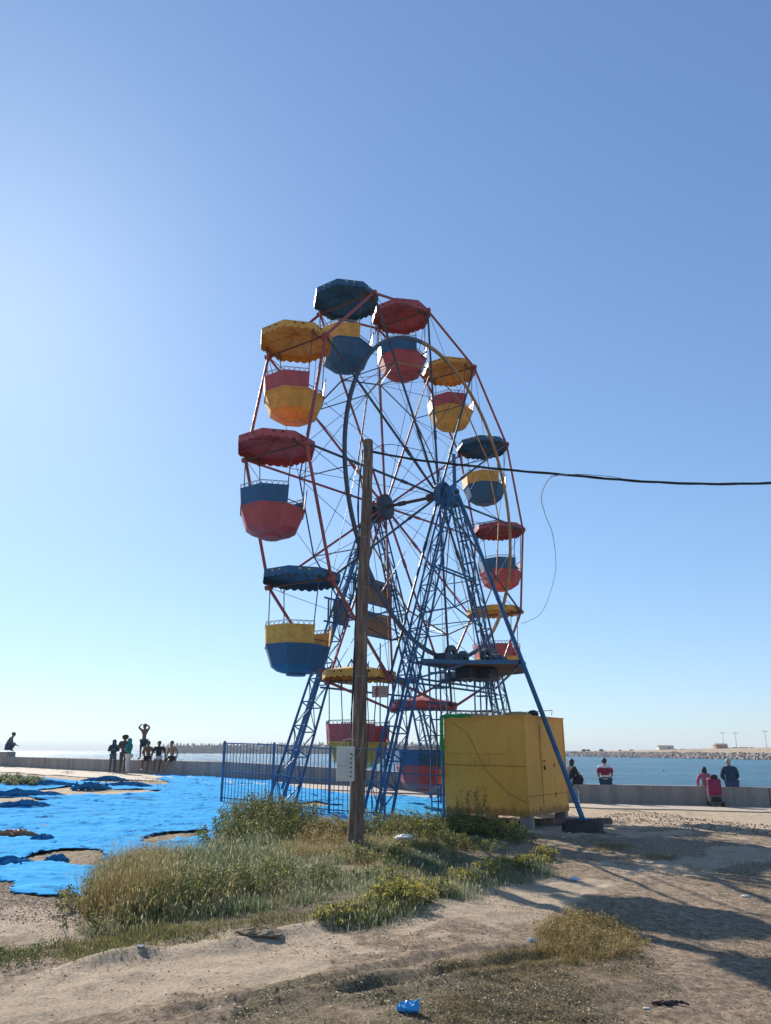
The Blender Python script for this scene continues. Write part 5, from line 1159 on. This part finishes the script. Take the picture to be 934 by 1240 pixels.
hm = bpy.data.materials.new('haze_air'); hm.use_nodes = True; hn = hm.node_tree; hn.nodes.remove(hn.nodes['Principled BSDF'])
hv = hn.nodes.new('ShaderNodeVolumePrincipled'); hv.inputs['Color'].default_value = (.90, .94, 1, 1); hv.inputs['Density'].default_value = .00026; hv.inputs['Anisotropy'].default_value = 0
L(hn, hv.outputs[0], hn.nodes['Material Output'].inputs['Volume'])
b = MB(); b.box((0, 2000, 7.5), (8400, 5200, 30.0)); hz_ = b.build('haze', hm); tag(hz_, kind='stuff')
# ---------------------------------------------------------------- light, sky, camera
SAZ, SEL = R(-31.5), R(30)
w = bpy.data.worlds.new('World'); S.world = w; w.use_nodes = True; nt = w.node_tree; sky = nt.nodes.new('ShaderNodeTexSky'); sky.sky_type = 'NISHITA'; sky.sun_disc = False
sky.sun_elevation = SEL; sky.sun_rotation = SAZ; sky.altitude = 0; sky.air_density = 1.0; sky.dust_density = 0.2; sky.ozone_density = 3.0
bgn = nt.nodes['Background']; gm = nt.nodes.new('ShaderNodeGamma'); gm.inputs[1].default_value = .85; L(nt, sky.outputs[0], gm.inputs[0])
den = nt.nodes.new('ShaderNodeVectorMath'); den.operation = 'MULTIPLY_ADD'; L(nt, gm.outputs[0], den.inputs[0]); den.inputs[1].default_value = (.075,)*3; den.inputs[2].default_value = (1,)*3
dvn = nt.nodes.new('ShaderNodeVectorMath'); dvn.operation = 'DIVIDE'; L(nt, gm.outputs[0], dvn.inputs[0]); L(nt, den.outputs[0], dvn.inputs[1])
tn = nt.nodes.new('ShaderNodeMix'); tn.data_type = 'RGBA'; tn.blend_type = 'MULTIPLY'; tn.inputs[0].default_value = 1; L(nt, dvn.outputs[0], tn.inputs[6]); tn.inputs[7].default_value = (.77, .95, 1.17, 1)
L(nt, tn.outputs[2], bgn.inputs[0]); bgn.inputs[1].default_value = .15
sv = Vector((math.sin(SAZ)*math.cos(SEL), math.cos(SAZ)*math.cos(SEL), math.sin(SEL)))
ld = bpy.data.lights.new('sun', 'SUN'); ld.energy = 5.0; ld.angle = R(.5); ld.color = (1, .93, .82); lo = bpy.data.objects.new('sun', ld); COL.objects.link(lo); lo.rotation_euler = sv.to_track_quat('Z', 'Y').to_euler()
cd = bpy.data.cameras.new('camera'); co = bpy.data.objects.new('camera', cd); COL.objects.link(co); S.camera = co
co.location = (0, 0, CAMZ); co.rotation_euler = (PI/2+TH, 0, 0); cd.sensor_fit = 'VERTICAL'; cd.sensor_height = 24; cd.lens = 24*F/1240; cd.clip_end = 30000; cd.clip_start = .05
S.view_settings.view_transform = 'Standard'; S.view_settings.look = 'None'; S.view_settings.exposure = .62; S.view_settings.gamma = 1
S.render.engine = 'CYCLES'
